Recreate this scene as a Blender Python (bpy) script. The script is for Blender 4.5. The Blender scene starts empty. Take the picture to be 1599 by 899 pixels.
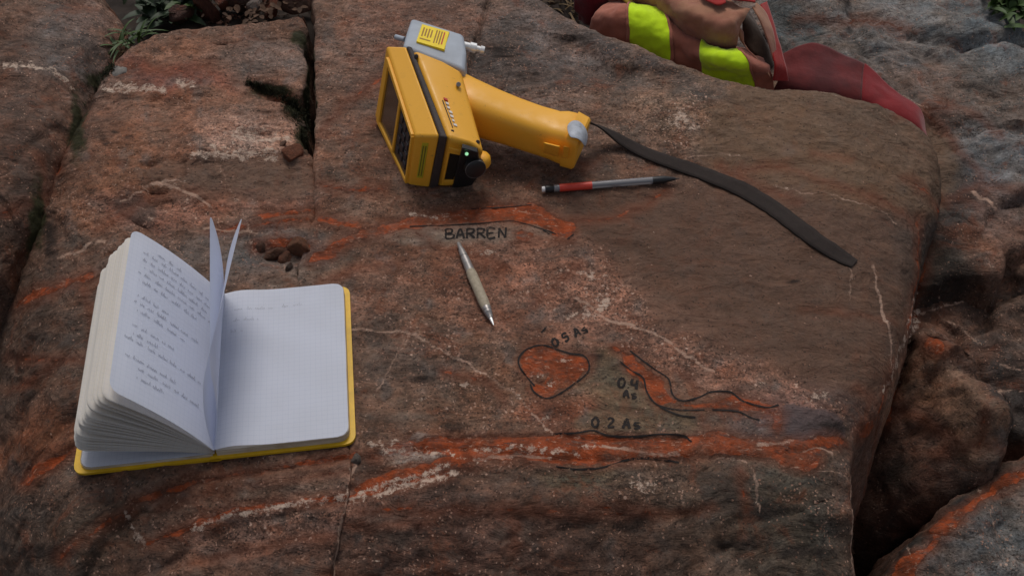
import bpy, bmesh, math, random
import numpy as np
from mathutils import Vector, Matrix
random.seed(7); RNG = np.random.RandomState(11)
R = math.radians

# ------------------------------------------------------------------ camera, world, sun, exposure
SC = bpy.context.scene
D, PITCH, FPX = 1.10, R(48), 1690.0
CAM = np.array([0.0, -D*math.cos(PITCH), D*math.sin(PITCH)])
cd = bpy.data.cameras.new('camera'); cam = bpy.data.objects.new('camera', cd)
SC.collection.objects.link(cam); SC.camera = cam
cam.location = CAM; cam.rotation_euler = (math.pi/2-PITCH, 0, 0)
cd.sensor_width = 36; cd.lens = 36*FPX/1599; cd.clip_start = 0.01; cd.clip_end = 500
w = bpy.data.worlds.new('World'); SC.world = w; w.use_nodes = True
nt = w.node_tree; bg = nt.nodes['Background']
sky = nt.nodes.new('ShaderNodeTexSky'); sky.sky_type = 'NISHITA'; sky.sun_disc = False
SUN_EL, SUN_AZ = R(60), R(-3)          # azimuth from +Y (behind the rock), towards +X
sky.sun_elevation = SUN_EL; sky.sun_rotation = SUN_AZ
sky.air_density = 1.0; sky.dust_density = 3.0; sky.ozone_density = 1.0
hs = nt.nodes.new('ShaderNodeHueSaturation'); hs.inputs['Saturation'].default_value = .38   # overcast: the blue is veiled
nt.links.new(sky.outputs[0], hs.inputs['Color']); nt.links.new(hs.outputs[0], bg.inputs[0]); bg.inputs[1].default_value = 0.105
sl = bpy.data.lights.new('sun', 'SUN'); sl.energy = 1.7; sl.angle = R(20); sl.color = (1, .95, .88)
so = bpy.data.objects.new('sun', sl); SC.collection.objects.link(so)
sd = Vector((math.sin(SUN_AZ)*math.cos(SUN_EL), math.cos(SUN_AZ)*math.cos(SUN_EL), math.sin(SUN_EL)))
so.rotation_euler = sd.to_track_quat('Z', 'Y').to_euler(); so.location = (0, 1, 3)
SC.view_settings.view_transform = 'Standard'; SC.view_settings.look = 'None'
SC.view_settings.exposure = -0.45; SC.view_settings.gamma = 1
SC.render.engine = 'CYCLES'

# ------------------------------------------------------------------ helpers
FW = np.array([0, math.cos(PITCH), -math.sin(PITCH)]); UPV = np.array([0, math.sin(PITCH), math.cos(PITCH)])
def P(px, py, z=0.0):
    """where the sight line of a photo point meets the level z"""
    px = np.asarray(px, float); py = np.asarray(py, float)
    a = (px-799.5)/FPX; b = (449.5-py)/FPX
    dz = FW[2]+UPV[2]*b; dy = FW[1]+UPV[1]*b
    t = (z-CAM[2])/dz
    return np.stack([a*t, CAM[1]+dy*t, np.broadcast_to(z, t.shape)*1.0], -1)
def V(px, py, z=0.0): return Vector(P(px, py, z).tolist())
def proj(x, y, z):
    dx = x-CAM[0]; dy = y-CAM[1]; dz = z-CAM[2]
    d = dy*FW[1]+dz*FW[2]; u = dy*UPV[1]+dz*UPV[2]
    return 799.5+FPX*dx/d, 449.5-FPX*u/d

PERM = RNG.permutation(256); PERM = np.concatenate([PERM, PERM]).astype(np.int32)
GR = RNG.normal(size=(256, 3)); GR = (GR/np.linalg.norm(GR, axis=1)[:, None]).astype(np.float32)
def pnoise(x, y, z):
    xi = np.floor(x).astype(np.int32); yi = np.floor(y).astype(np.int32); zi = np.floor(z).astype(np.int32)
    xf = (x-xi).astype(np.float32); yf = (y-yi).astype(np.float32); zf = (z-zi).astype(np.float32)
    xi &= 255; yi &= 255; zi &= 255
    u = xf*xf*(3-2*xf); v = yf*yf*(3-2*yf); w_ = zf*zf*(3-2*zf)
    def g(a, b, c):
        h = PERM[PERM[PERM[(xi+a) & 255]+((yi+b) & 255)]+((zi+c) & 255)]
        G = GR[h]; return G[..., 0]*(xf-a)+G[..., 1]*(yf-b)+G[..., 2]*(zf-c)
    L = lambda a, b, t: a+(b-a)*t
    return L(L(L(g(0,0,0), g(1,0,0), u), L(g(0,1,0), g(1,1,0), u), v),
             L(L(g(0,0,1), g(1,0,1), u), L(g(0,1,1), g(1,1,1), u), v), w_)*1.6
def fbm(x, y, z, f, octv=4, gain=.5, off=0.0, ridged=False):
    s = 0; a = 1; t = 0
    for i in range(octv):
        n = pnoise(x*f+off+17.3*i, y*f+off*1.7, z*f+5.1*i)
        if ridged: n = 1-2*np.abs(n)
        s = s+a*n; t += a; a *= gain; f *= 2.03
    return s/t
def ss(a, b, x):
    t = np.clip((x-a)/(b-a), 0, 1); return t*t*(3-2*t)
def lin(c):
    c = np.asarray(c, float)/255.0
    return np.where(c <= .04045, c/12.92, ((c+.055)/1.055)**2.4)
KEXP = 0.56
def alb(c): return tuple(np.clip(lin(c)/KEXP, 0, .9).tolist())+(1.0,)

def nearest_poly(X, Y, pts, closed):
    """distance, nearest point, inside flag"""
    pts = np.asarray(pts, np.float32); n = len(pts); X = X.astype(np.float32); Y = Y.astype(np.float32)
    best = np.full(X.shape, 1e9, np.float32); NX = np.zeros_like(X); NY = np.zeros_like(X)
    ins = np.zeros(X.shape, bool)
    for i in range(n if closed else n-1):
        ax, ay = pts[i]; bx, by = pts[(i+1) % n]
        dx, dy = bx-ax, by-ay; L2 = dx*dx+dy*dy+1e-12
        t = np.clip(((X-ax)*dx+(Y-ay)*dy)/L2, 0, 1)
        qx = ax+t*dx; qy = ay+t*dy; d = (X-qx)**2+(Y-qy)**2
        m = d < best; best = np.where(m, d, best); NX = np.where(m, qx, NX); NY = np.where(m, qy, NY)
        if closed:
            c = ((ay > Y) != (by > Y)) & (X < (bx-ax)*(Y-ay)/((by-ay) if by != ay else 1e-12)+ax)
            ins ^= c
    return np.sqrt(best), NX, NY, ins
def smooth_pts(pts, n=4, closed=False):
    p = np.asarray(pts, float); N = len(p); out = []
    rng = range(N) if closed else range(N-1)
    for i in rng:
        if closed: a, b, c, d = p[i-1], p[i], p[(i+1) % N], p[(i+2) % N]
        else: a, b, c, d = p[max(i-1, 0)], p[i], p[i+1], p[min(i+2, N-1)]
        for k in range(n):
            t = k/n
            out.append(.5*((2*b)+(-a+c)*t+(2*a-5*b+4*c-d)*t*t+(-a+3*b-3*c+d)*t**3))
    if not closed: out.append(p[-1])
    return np.array(out)

def link(o, parent=None):
    SC.collection.objects.link(o)
    if parent is not None:
        o.parent = parent; o.matrix_parent_inverse = parent.matrix_world.inverted()
    return o
def mesh_np(name, co, faces, mat, parent=None, smooth=True, attrs=None, cattrs=None, tri=False):
    me = bpy.data.meshes.new(name); co = np.asarray(co, np.float32)
    faces = np.asarray(faces, np.int32); k = faces.shape[1]
    me.vertices.add(len(co)); me.vertices.foreach_set('co', co.ravel())
    me.loops.add(faces.size); me.loops.foreach_set('vertex_index', faces.ravel())
    me.polygons.add(len(faces)); me.polygons.foreach_set('loop_start', np.arange(0, faces.size, k, dtype=np.int32))
    try: me.polygons.foreach_set('loop_total', np.full(len(faces), k, np.int32))
    except Exception: pass
    me.polygons.foreach_set('use_smooth', np.full(len(faces), smooth))
    me.update(calc_edges=True)
    for n_, a in (attrs or {}).items():
        at = me.attributes.new(n_, 'FLOAT', 'POINT'); at.data.foreach_set('value', a.astype(np.float32).ravel())
    for n_, a in (cattrs or {}).items():
        at = me.attributes.new(n_, 'FLOAT_COLOR', 'POINT')
        at.data.foreach_set('color', np.concatenate([a, np.ones((len(a), 1))], 1).astype(np.float32).ravel())
    me.materials.append(mat)
    o = bpy.data.objects.new(name, me); return link(o, parent)
def mesh_py(name, vs, fs, mat, parent=None, smooth=False, bevel=0, seg=3, solid=0, subsurf=0):
    me = bpy.data.meshes.new(name); me.from_pydata([tuple(v) for v in vs], [], [tuple(f) for f in fs]); me.update()
    bm = bmesh.new(); bm.from_mesh(me); bmesh.ops.recalc_face_normals(bm, faces=bm.faces); bm.to_mesh(me); bm.free()
    me.materials.append(mat)
    for p in me.polygons: p.use_smooth = smooth or bevel > 0
    o = bpy.data.objects.new(name, me); link(o, parent)
    if solid:
        m = o.modifiers.new('s', 'SOLIDIFY'); m.thickness = solid; m.offset = 0
    if bevel:
        m = o.modifiers.new('b', 'BEVEL'); m.width = bevel; m.segments = seg; m.limit_method = 'ANGLE'; m.angle_limit = R(25)
        m.harden_normals = True
    if subsurf:
        m = o.modifiers.new('ss', 'SUBSURF'); m.levels = m.render_levels = subsurf
    return o
def empty(name, loc=(0, 0, 0)):
    o = bpy.data.objects.new(name, None); o.location = loc; o.empty_display_size = .02
    SC.collection.objects.link(o); bpy.context.view_layer.update(); return o
def tag(o, label=None, cat=None, group=None, kind=None):
    for k, v in (('label', label), ('category', cat), ('group', group), ('kind', kind)):
        if v: o[k] = v
    return o

# ------------------------------------------------------------------ node helpers and materials
class NB:
    def __init__(s, name):
        s.m = bpy.data.materials.new(name); s.m.use_nodes = True; s.t = s.m.node_tree; s.N = s.t.nodes; s.L = s.t.links
        s.b = s.N['Principled BSDF']; s.tc = s.N.new('ShaderNodeTexCoord')
    def put(s, sock, v):
        if hasattr(v, 'is_output') or isinstance(v, bpy.types.NodeSocket): s.L.new(v, sock)
        else: sock.default_value = v
    def noise(s, scale, detail=4, rough=.55, vec=None, dist=0, out='Fac'):
        n = s.N.new('ShaderNodeTexNoise'); n.inputs['Scale'].default_value = scale; n.inputs['Detail'].default_value = detail
        n.inputs['Roughness'].default_value = rough; n.inputs['Distortion'].default_value = dist
        s.L.new(vec if vec is not None else s.tc.outputs['Object'], n.inputs['Vector'])
        return n.outputs[out if out == 'Color' else 0]
    def voro(s, scale, out='Distance', feat='F1', vec=None):
        n = s.N.new('ShaderNodeTexVoronoi'); n.feature = feat; n.inputs['Scale'].default_value = scale
        s.L.new(vec if vec is not None else s.tc.outputs['Object'], n.inputs['Vector']); return n.outputs[out]
    def mapv(s, scale=(1, 1, 1), rot=(0, 0, 0), src='Object'):
        n = s.N.new('ShaderNodeMapping'); n.inputs['Scale'].default_value = scale; n.inputs['Rotation'].default_value = rot
        s.L.new(s.tc.outputs[src], n.inputs['Vector']); return n.outputs[0]
    def math(s, op, a, b=0.0, c=None, clamp=False):
        n = s.N.new('ShaderNodeMath'); n.operation = op; n.use_clamp = clamp
        s.put(n.inputs[0], a); s.put(n.inputs[1], b)
        if c is not None: s.put(n.inputs[2], c)
        return n.outputs[0]
    def mr(s, v, a, b, c=0.0, d=1.0, smooth=True):
        n = s.N.new('ShaderNodeMapRange'); n.interpolation_type = 'SMOOTHSTEP' if smooth else 'LINEAR'
        s.put(n.inputs['Value'], v)
        for k, x in (('From Min', a), ('From Max', b), ('To Min', c), ('To Max', d)): s.put(n.inputs[k], x)
        return n.outputs[0]
    def mix(s, f, a, b, mode='MIX'):
        n = s.N.new('ShaderNodeMix'); n.data_type = 'RGBA'; n.blend_type = mode
        s.put(n.inputs[0], f); s.put(n.inputs[6], a); s.put(n.inputs[7], b); return n.outputs[2]
    def attr(s, name, out='Fac'):
        n = s.N.new('ShaderNodeAttribute'); n.attribute_name = name; return n.outputs[out]
    def bump(s, h, strength, dist, prev=None):
        n = s.N.new('ShaderNodeBump'); n.inputs['Strength'].default_value = strength; n.inputs['Distance'].default_value = dist
        s.L.new(h, n.inputs['Height'])
        if prev is not None: s.L.new(prev, n.inputs['Normal'])
        return n.outputs[0]
    def out(s, col=None, rough=None, normal=None, **kw):
        if col is not None: s.put(s.b.inputs['Base Color'], col)
        if rough is not None: s.put(s.b.inputs['Roughness'], rough)
        if normal is not None: s.L.new(normal, s.b.inputs['Normal'])
        for k, v in kw.items(): s.put(s.b.inputs[k.replace('_', ' ')], v)
        return s.m

def rock_material():
    s = NB('weathered_rock')
    base = s.attr('base', 'Color')
    med = s.noise(34, 8, .66); fine = s.noise(240, 5, .75)
    fol = s.noise(26, 9, .75, s.mapv((1, 2.0, 2), (0, 0, R(-24))), dist=1.2)
    sm = s.math('SUBTRACT', 1.0, s.math('MULTIPLY', s.math('MAXIMUM', s.attr('smooth'), 0.0), .72))
    def vary(c, n, k):
        d = s.math('MULTIPLY', s.math('MULTIPLY', s.math('SUBTRACT', n, .5), k), sm)
        return s.mix(1.0, c, s.math('MAXIMUM', s.math('ADD', d, 1.0), .15), 'MULTIPLY')
    c = vary(base, med, 1.9); c = vary(c, fol, 1.7); c = vary(c, fine, 1.3); c = vary(c, s.noise(95, 6, .75), 1.2)
    f1 = s.math('MULTIPLY', s.mr(s.noise(24, 8, .75, dist=.6), .52, .66), s.math('MULTIPLY', sm, .5))
    c = s.mix(f1, c, alb((100, 54, 34)))
    f2 = s.math('MULTIPLY', s.mr(s.noise(19, 8, .75, s.mapv((1, 1, 1), (.4, .9, .2)), dist=.6), .53, .66), s.math('MULTIPLY', sm, .5))
    c = s.mix(f2, c, alb((82, 70, 62)))
    f3 = s.math('MULTIPLY', s.mr(s.noise(46, 8, .78, s.mapv((1, 1.6, 1), (.9, .2, .5)), dist=.8), .56, .66), s.math('MULTIPLY', sm, .38))
    c = s.mix(f3, c, alb((40, 31, 27)))
    # hairline joints, dark and pale
    hl = s.mr(s.math('ABSOLUTE', s.math('SUBTRACT', s.noise(7, 9, .62, s.mapv((1, 1.6, 1), (0, .3, .4)), dist=.3), .5)), 0, .006, 1, 0)
    c = s.mix(s.math('MULTIPLY', s.math('MULTIPLY', hl, sm), s.mr(s.noise(9, 3), .45, .6, 0, .7)), c, alb((30, 24, 22)))
    # mineral grains
    fl = s.attr('fleck')
    gr = s.math('MULTIPLY', s.mr(s.noise(330, 5, .8), s.math('SUBTRACT', .66, s.math('MULTIPLY', fl, .14)), s.math('SUBTRACT', .76, s.math('MULTIPLY', fl, .10))), s.math('ADD', s.math('MULTIPLY', fl, .75), .10))
    gr = s.math('MULTIPLY', gr, s.mr(s.noise(45, 5, .75), .36, .6, .25, 1))
    c = s.mix(gr, c, s.mix(s.mr(s.noise(120, 3), .4, .6), alb((150, 118, 102)), alb((120, 84, 68))))
    def cells(scale):
        v = s.N.new('ShaderNodeTexVoronoi'); v.inputs['Scale'].default_value = scale; s.L.new(s.tc.outputs['Object'], v.inputs['Vector'])
        sp = s.N.new('ShaderNodeSeparateColor'); s.L.new(v.outputs['Color'], sp.inputs[0]); return sp, v.outputs['Distance']
    sa, da = cells(620); sb, db = cells(300); fm = s.math('MULTIPLY', s.math('ADD', s.math('MULTIPLY', fl, .8), .45), sm)
    c = s.mix(1.0, c, s.math('MAXIMUM', s.math('ADD', 1.0, s.math('MULTIPLY', s.math('SUBTRACT', sa.outputs[0], .5), s.math('MULTIPLY', fm, .70))), .1), 'MULTIPLY')
    c = s.mix(1.0, c, s.math('MAXIMUM', s.math('ADD', 1.0, s.math('MULTIPLY', s.math('SUBTRACT', sb.outputs[0], .5), s.math('MULTIPLY', fm, .5))), .1), 'MULTIPLY')
    patchy = s.mr(s.noise(40, 6, .75), .4, .62, .15, 1)
    g1 = s.math('MULTIPLY', s.math('LESS_THAN', sa.outputs[1], s.math('SUBTRACT', s.math('MULTIPLY', s.math('MULTIPLY', fm, patchy), .20), .028)), .7)
    c = s.mix(g1, c, s.mix(sa.outputs[2], alb((158, 128, 112)), alb((118, 80, 62))))
    g2 = s.math('MULTIPLY', s.math('MULTIPLY', s.math('LESS_THAN', sb.outputs[1], s.math('SUBTRACT', s.math('MULTIPLY', s.math('MULTIPLY', fl, patchy), .12), .02)), s.mr(db, .3, .6, 1, 0)), .8)
    c = s.mix(g2, c, alb((170, 142, 126)))
    g3 = s.math('MULTIPLY', s.math('LESS_THAN', sa.outputs[2], s.math('MULTIPLY', fm, .10)), .7)
    c = s.mix(g3, c, alb((40, 30, 26)))
    dk2 = s.math('MULTIPLY', s.mr(s.noise(300, 5, .8, s.mapv((1, 1, 1), (.3, 0, .8))), .58, .70), s.math('ADD', s.math('MULTIPLY', fl, .4), .35))
    c = s.mix(dk2, c, alb((36, 28, 25)))
    # dark stains, crack lines, and shade painted into hollows and gaps
    wob = s.math('SUBTRACT', s.noise(85, 9, .78, dist=.3), .5)
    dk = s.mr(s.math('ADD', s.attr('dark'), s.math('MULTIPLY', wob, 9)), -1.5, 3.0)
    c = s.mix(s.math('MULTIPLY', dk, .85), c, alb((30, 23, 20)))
    # iron oxide veins
    orr = s.math('ADD', s.attr('orange'), s.math('MULTIPLY', s.math('ADD', wob, s.math('SUBTRACT', s.noise(28, 4, .6), .5)), 13))
    om = s.mr(orr, -1.2, 1.6)
    oc = s.mix(s.mr(s.noise(55, 6, .65), .34, .66), alb((86, 41, 21)), alb((138, 61, 27)))
    oc = s.mix(1.0, oc, s.mr(fine, .3, .7, .8, 1.15, False), 'MULTIPLY')
    oc = s.mix(s.math('MULTIPLY', s.mr(s.noise(60, 8, .8, s.mapv((1, 2.6, 1), (0, .5, .1)), dist=.6), .53, .62), .85), oc, alb((72, 52, 46)))
    oc = s.mix(s.mr(s.noise(110, 7, .78, s.mapv((1, 2.0, 1)), dist=.5), .57, .64), oc, alb((150, 116, 98)))
    c = s.mix(s.math('MULTIPLY', om, s.mr(s.noise(18, 6, .7), .38, .56, .55, .96)), c, oc)
    rim_ = s.math('MULTIPLY', s.mr(s.math('ABSOLUTE', s.math('SUBTRACT', orr, -.6)), 0, 1.8, 1, 0), s.mr(s.noise(22, 4), .42, .56, 0, .7))
    c = s.mix(rim_, c, alb((44, 28, 22)))
    halo = s.mr(orr, -18, 0, 0, .45)
    c = s.mix(s.math('MULTIPLY', halo, s.math('SUBTRACT', 1, om)), c, alb((94, 50, 32)))
    # pale quartz / calcite
    pl = s.math('ADD', s.attr('pale'), s.math('MULTIPLY', s.math('SUBTRACT', s.noise(130, 8, .78), .5), 20))
    pm = s.mr(pl, -.6, 3.0)
    pc = s.mix(s.noise(140, 3), alb((138, 112, 98)), alb((188, 170, 154)))
    c = s.mix(s.math('MULTIPLY', pm, .82), c, pc)
    hm = s.math('MULTIPLY', s.mr(s.math('ADD', s.attr('hair'), s.math('MULTIPLY', s.math('SUBTRACT', s.noise(160, 6, .75), .5), 5)), -1.3, .7), s.mr(s.noise(26, 5, .7), .38, .56, .3, .9))
    c = s.mix(hm, c, alb((150, 122, 106)))
    pb = s.attr('paleb'); nb_ = s.noise(135, 9, .8, dist=.4)
    pm2 = s.math('MULTIPLY', s.mr(nb_, s.math('SUBTRACT', .66, s.math('MULTIPLY', pb, .20)), s.math('SUBTRACT', .71, s.math('MULTIPLY', pb, .17))), s.mr(pb, .04, .35))
    c = s.mix(s.math('MULTIPLY', pm2, .85), c, pc)
    # moss
    mo = s.mr(s.math('ADD', s.attr('moss'), s.math('MULTIPLY', wob, 12)), -1, 4)
    c = s.mix(mo, c, s.mix(s.noise(200, 3), alb((18, 18, 10)), alb((52, 50, 26))))
    b1 = s.bump(s.noise(70, 9, .72), .65, .007)
    b2 = s.bump(s.noise(260, 6, .75), .6, .002, b1)
    b2 = s.bump(sa.outputs[0], .35, .0012, b2)
    b3 = s.bump(s.noise(22, 7, .65, s.mapv((1, 2.0, 2), (0, 0, R(-24))), dist=1.0), .7, .014, b2)
    rough = s.mr(s.noise(50, 5), .3, .7, .6, .85)
    return s.out(c, rough, b3, Specular_IOR_Level=.24)
ROCK = rock_material()

def simple(name, col, rough=.5, var=.12, scale=60, bump=0, bscale=400, metal=0, spec=.5, **kw):
    s = NB(name); c = alb(col)
    cc = s.mix(1.0, c, s.mr(s.noise(scale, 5, .6), .3, .7, 1-var, 1+var, False), 'MULTIPLY')
    n = s.bump(s.noise(bscale, 3), bump, .001) if bump else None
    return s.out(cc, rough, n, Metallic=metal, Specular_IOR_Level=spec, **kw)
def dirty_yellow():
    s = NB('yellow_plastic')
    c = s.mix(s.mr(s.noise(30, 7, .7), .55, .75, 0, .5), (.9, .44, .035, 1), (.60, .29, .04, 1))
    c = s.mix(s.mr(s.noise(150, 6, .85), .60, .70, 0, .75), c, alb((110, 78, 40)))
    c = s.mix(s.mr(s.noise(60, 8, .8, s.mapv((1, 5, 1), (0, 0, .6))), .62, .70, 0, .55), c, alb((150, 112, 60)))
    return s.out(c, s.mr(s.noise(50, 4), .3, .7, .38, .6), s.bump(s.noise(700, 2), .15, .0005))
YEL = dirty_yellow()
RUB = simple('black_rubber', (46, 38, 36), .7, .3, 120, .3)
BLK = simple('black_plastic', (24, 24, 26), .4, .2)
SCR = simple('dark_screen_glass', (62, 50, 40), .18, .12, 20)
GRY = simple('grey_cast_metal', (128, 134, 143), .6, .12, 40, .1)
STICK = simple('yellow_sticker', (190, 164, 20), .5, .08)
GRNST = simple('green_yellow_label', (150, 140, 30), .5, .15)
INKR = simple('red_print', (150, 40, 30), .6)
INKW = simple('pale_print', (170, 165, 160), .6)
TAPE = simple('silver_duct_tape', (136, 140, 148), .6, .3, 110, .9, 130, .0)
METAL = simple('worn_metal', (120, 116, 114), .4, .2, 200, 0, 400, .55)
STEEL = simple('bright_metal', (200, 196, 190), .3, .1, 200, 0, 400, .4)
GRIP = simple('beige_knurled_grip', (126, 116, 100), .65, .2, 300, .6, 900)
REDP = simple('red_plastic', (168, 52, 38), .4)
WHT = simple('white_rubber', (205, 196, 188), .7)
LEDG = NB('green_led'); LEDG.b.inputs['Emission Color'].default_value = (.4, 1, .5, 1); LEDG.b.inputs['Emission Strength'].default_value = .8
LEDG = LEDG.out((.5, .9, .6, 1), .3)
STRAPM = simple('black_webbing', (28, 20, 17), .92, .25, 200, .5, 900)
def clear_plastic():
    s = NB('clear_plastic'); return s.out(alb((120, 120, 124)), .15, Alpha=.55)
CLEAR = clear_plastic()
def cloth(name, col, var=.15, col2=None):
    s = NB(name); c = alb(col)
    if col2: c = s.mix(s.mr(s.noise(14, 5, .6), .4, .62), c, alb(col2))
    c = s.mix(1.0, c, s.mr(s.noise(40, 5, .6), .3, .7, 1-var, 1+var, False), 'MULTIPLY')
    wv = s.N.new('ShaderNodeTexWave'); wv.inputs['Scale'].default_value = 420; s.L.new(s.tc.outputs['Object'], wv.inputs['Vector'])
    return s.out(c, .9, s.bump(s.noise(25, 4), .5, .006, s.bump(wv.outputs[0], .25, .0006)), Specular_IOR_Level=.15, Sheen_Weight=.2)
PINK = cloth('salmon_canvas', (134, 84, 70), .16, (128, 76, 62))
TAN = cloth('tan_canvas', (128, 92, 72), .12, (118, 76, 62))
FOLD_SHADE = cloth('shaded_fold_cloth', (50, 38, 31))  # inner fold: shade of the opening put into the colour
NEON = cloth('neon_yellow_band', (160, 190, 26), .06)
REDT = cloth('red_binding', (120, 30, 28))
REDD = cloth('dark_red_cloth', (82, 32, 32), .2, (66, 30, 31))
REDB = cloth('crimson_lining', (72, 14, 20), .3)

def paper(name, grid=True, warm=False):
    s = NB(name); c = alb((184, 180, 175) if warm else (178, 180, 187))
    c = s.mix(s.mr(s.noise(14, 6, .7), .4, .75, 0, .4), c, alb((176, 169, 160) if warm else (170, 171, 176)))
    if not warm: c = s.mix(1.0, c, (1.0, 1.02, 1.07, 1), 'MULTIPLY')
    if grid:
        uv = s.N.new('ShaderNodeUVMap'); sp = s.N.new('ShaderNodeSeparateXYZ'); s.L.new(uv.outputs[0], sp.inputs[0])
        for ax in (0, 1):
            f = s.math('FRACT', s.math('MULTIPLY', sp.outputs[ax], 200.0))
            l = s.math('LESS_THAN', f, .13)
            c = s.mix(s.math('MULTIPLY', l, .09), c, alb((120, 134, 158)))
    c = s.mix(s.mr(s.noise(60, 6, .8), .7, .8, 0, .5), c, alb((148, 128, 100)))
    m = s.out(c, .85, s.bump(s.noise(18, 3), .15, .003), Specular_IOR_Level=.2)
    tl = s.N.new('ShaderNodeBsdfTranslucent'); s.put(tl.inputs['Color'], c); mx = s.N.new('ShaderNodeMixShader'); mx.inputs[0].default_value = .34
    s.L.new(s.b.outputs[0], mx.inputs[1]); s.L.new(tl.outputs[0], mx.inputs[2]); s.L.new(mx.outputs[0], s.N['Material Output'].inputs['Surface'])
    return m
PAPER = paper('grid_paper'); PAPER2 = paper('warm_fan_paper', warm=True)  # fan sheets coloured warm for cream bounce light between the leaves
def page_edges():
    s = NB('page_edges'); wv = s.N.new('ShaderNodeTexNoise'); wv.inputs['Scale'].default_value = 1
    s.L.new(s.mapv((30, 30, 1800)), wv.inputs['Vector']); 
    c = s.mix(s.mr(wv.outputs[0], .35, .65), alb((128, 116, 98)), alb((160, 152, 140)))
    c = s.mix(s.mr(s.noise(40, 4), .5, .75, 0, .5), c, alb((116, 96, 70)))
    return s.out(c, .9)
PEDGE = page_edges()
COVER = simple('yellow_cover', (168, 132, 16), .5, .15, 60, .2)
def ink(name, col, lo, hi, sc=260):
    s = NB(name); return s.out(alb(col), .7, Alpha=s.mr(s.noise(sc, 4, .7), lo, hi), Specular_IOR_Level=.2)
MARK = ink('black_marker', (24, 19, 18), .27, .47, 170)
PENCIL = ink('pencil_writing', (122, 124, 134), .34, .52, 500)
SOIL = simple('dark_soil', (34, 26, 21), .95, .5, 20, .8, 60)
LEAF = simple('green_leaf', (44, 62, 22), .6, .4, 60)
LEAFD = simple('dark_green_leaf', (22, 36, 14), .6, .4, 60)
DRY = simple('dry_leaf', (76, 60, 38), .8, .4, 60)
MOSSM = simple('dark_moss', (30, 30, 14), .95, .6, 200, .8, 300)
LICH = simple('grey_lichen', (88, 84, 80), .95, .25, 300, .8, 500)

# ------------------------------------------------------------------ what is painted on the rock (photo points)
TINT = [ # x, y, rx, ry, angle, colour, strength; darker front-slope and gap tones carry painted shade
 (800,120,230,110,0,(84,74,68),.8),(640,60,90,80,0,(92,70,60),.7),(860,60,80,45,20,(86,80,78),.7),
 (780,95,50,60,0,(52,48,46),.75),(1070,180,110,50,10,(104,88,76),.8),(1250,210,190,70,18,(86,70,56),.85),
 (1000,95,120,14,24,(58,56,56),.7),(930,130,120,16,8,(60,54,52),.6),(1130,400,280,130,22,(72,56,47),.9),
 (1300,470,150,100,0,(72,57,48),.8),(960,480,190,42,24,(104,80,68),.8),(1100,570,180,30,16,(92,72,62),.8),
 (1240,650,95,36,-4,(66,60,64),.9),(980,630,110,50,6,(74,68,56),.75),(700,470,150,90,0,(94,66,52),.6),
 (660,560,110,70,0,(74,66,58),.5),(760,620,110,60,0,(84,62,48),.5),(640,560,60,40,0,(66,60,56),.5),
 (890,650,70,24,6,(92,50,34),.6),(1000,810,330,80,0,(66,56,48),.7),(1270,800,110,120,0,(54,52,46),.85),
 (650,830,160,80,0,(64,48,42),.7),(800,860,200,60,0,(60,44,38),.7),(900,745,60,16,0,(70,70,58),.6),
 (280,200,170,120,0,(100,74,60),.85),(170,280,70,60,-40,(96,66,48),.8),(390,210,70,30,0,(124,104,94),.7),
 (250,115,90,16,6,(104,62,54),.6),(420,90,60,30,0,(84,76,72),.7),(380,290,110,34,0,(78,64,56),.8),
 (210,330,50,26,24,(72,58,54),.8),(330,330,120,18,-6,(106,74,62),.6),(410,390,80,26,0,(66,66,66),.8),
 (300,420,120,40,0,(76,72,70),.5),(60,560,120,120,0,(60,50,44),.8),(60,690,90,40,-35,(90,54,34),.7),
 (60,830,120,80,0,(50,44,40),.85),(180,830,90,40,-10,(74,62,52),.6),(400,830,150,50,-10,(84,64,56),.7),
 (430,760,90,16,-6,(84,74,66),.5),(60,150,110,110,0,(74,58,50),.9),(40,300,60,90,0,(56,44,38),.8),
 (95,70,60,40,40,(76,76,76),.6),(150,30,60,20,20,(96,80,74),.5),(500,600,90,50,0,(72,56,48),.5),
 (560,460,80,30,0,(92,72,62),.6),(500,410,40,14,-10,(88,80,72),.5),(660,368,45,10,0,(104,100,96),.9),
 (650,700,36,14,0,(112,112,108),.9),(700,365,110,9,0,(100,92,84),.7),(600,200,60,60,0,(84,60,48),.6),
 # right-hand rocks
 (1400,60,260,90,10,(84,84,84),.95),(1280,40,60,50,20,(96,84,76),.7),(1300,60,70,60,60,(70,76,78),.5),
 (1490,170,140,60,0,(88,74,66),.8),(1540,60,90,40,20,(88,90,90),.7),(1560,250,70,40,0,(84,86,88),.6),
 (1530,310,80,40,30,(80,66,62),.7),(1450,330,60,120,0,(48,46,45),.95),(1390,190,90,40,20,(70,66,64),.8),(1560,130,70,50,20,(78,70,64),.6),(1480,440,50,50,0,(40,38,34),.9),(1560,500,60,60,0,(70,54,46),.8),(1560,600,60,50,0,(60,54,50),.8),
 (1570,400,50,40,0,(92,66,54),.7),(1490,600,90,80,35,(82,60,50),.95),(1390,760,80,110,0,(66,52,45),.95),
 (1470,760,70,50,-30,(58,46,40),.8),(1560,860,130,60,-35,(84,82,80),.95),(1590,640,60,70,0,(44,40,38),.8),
 (1500,850,60,30,-40,(72,70,70),.6)]
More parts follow.
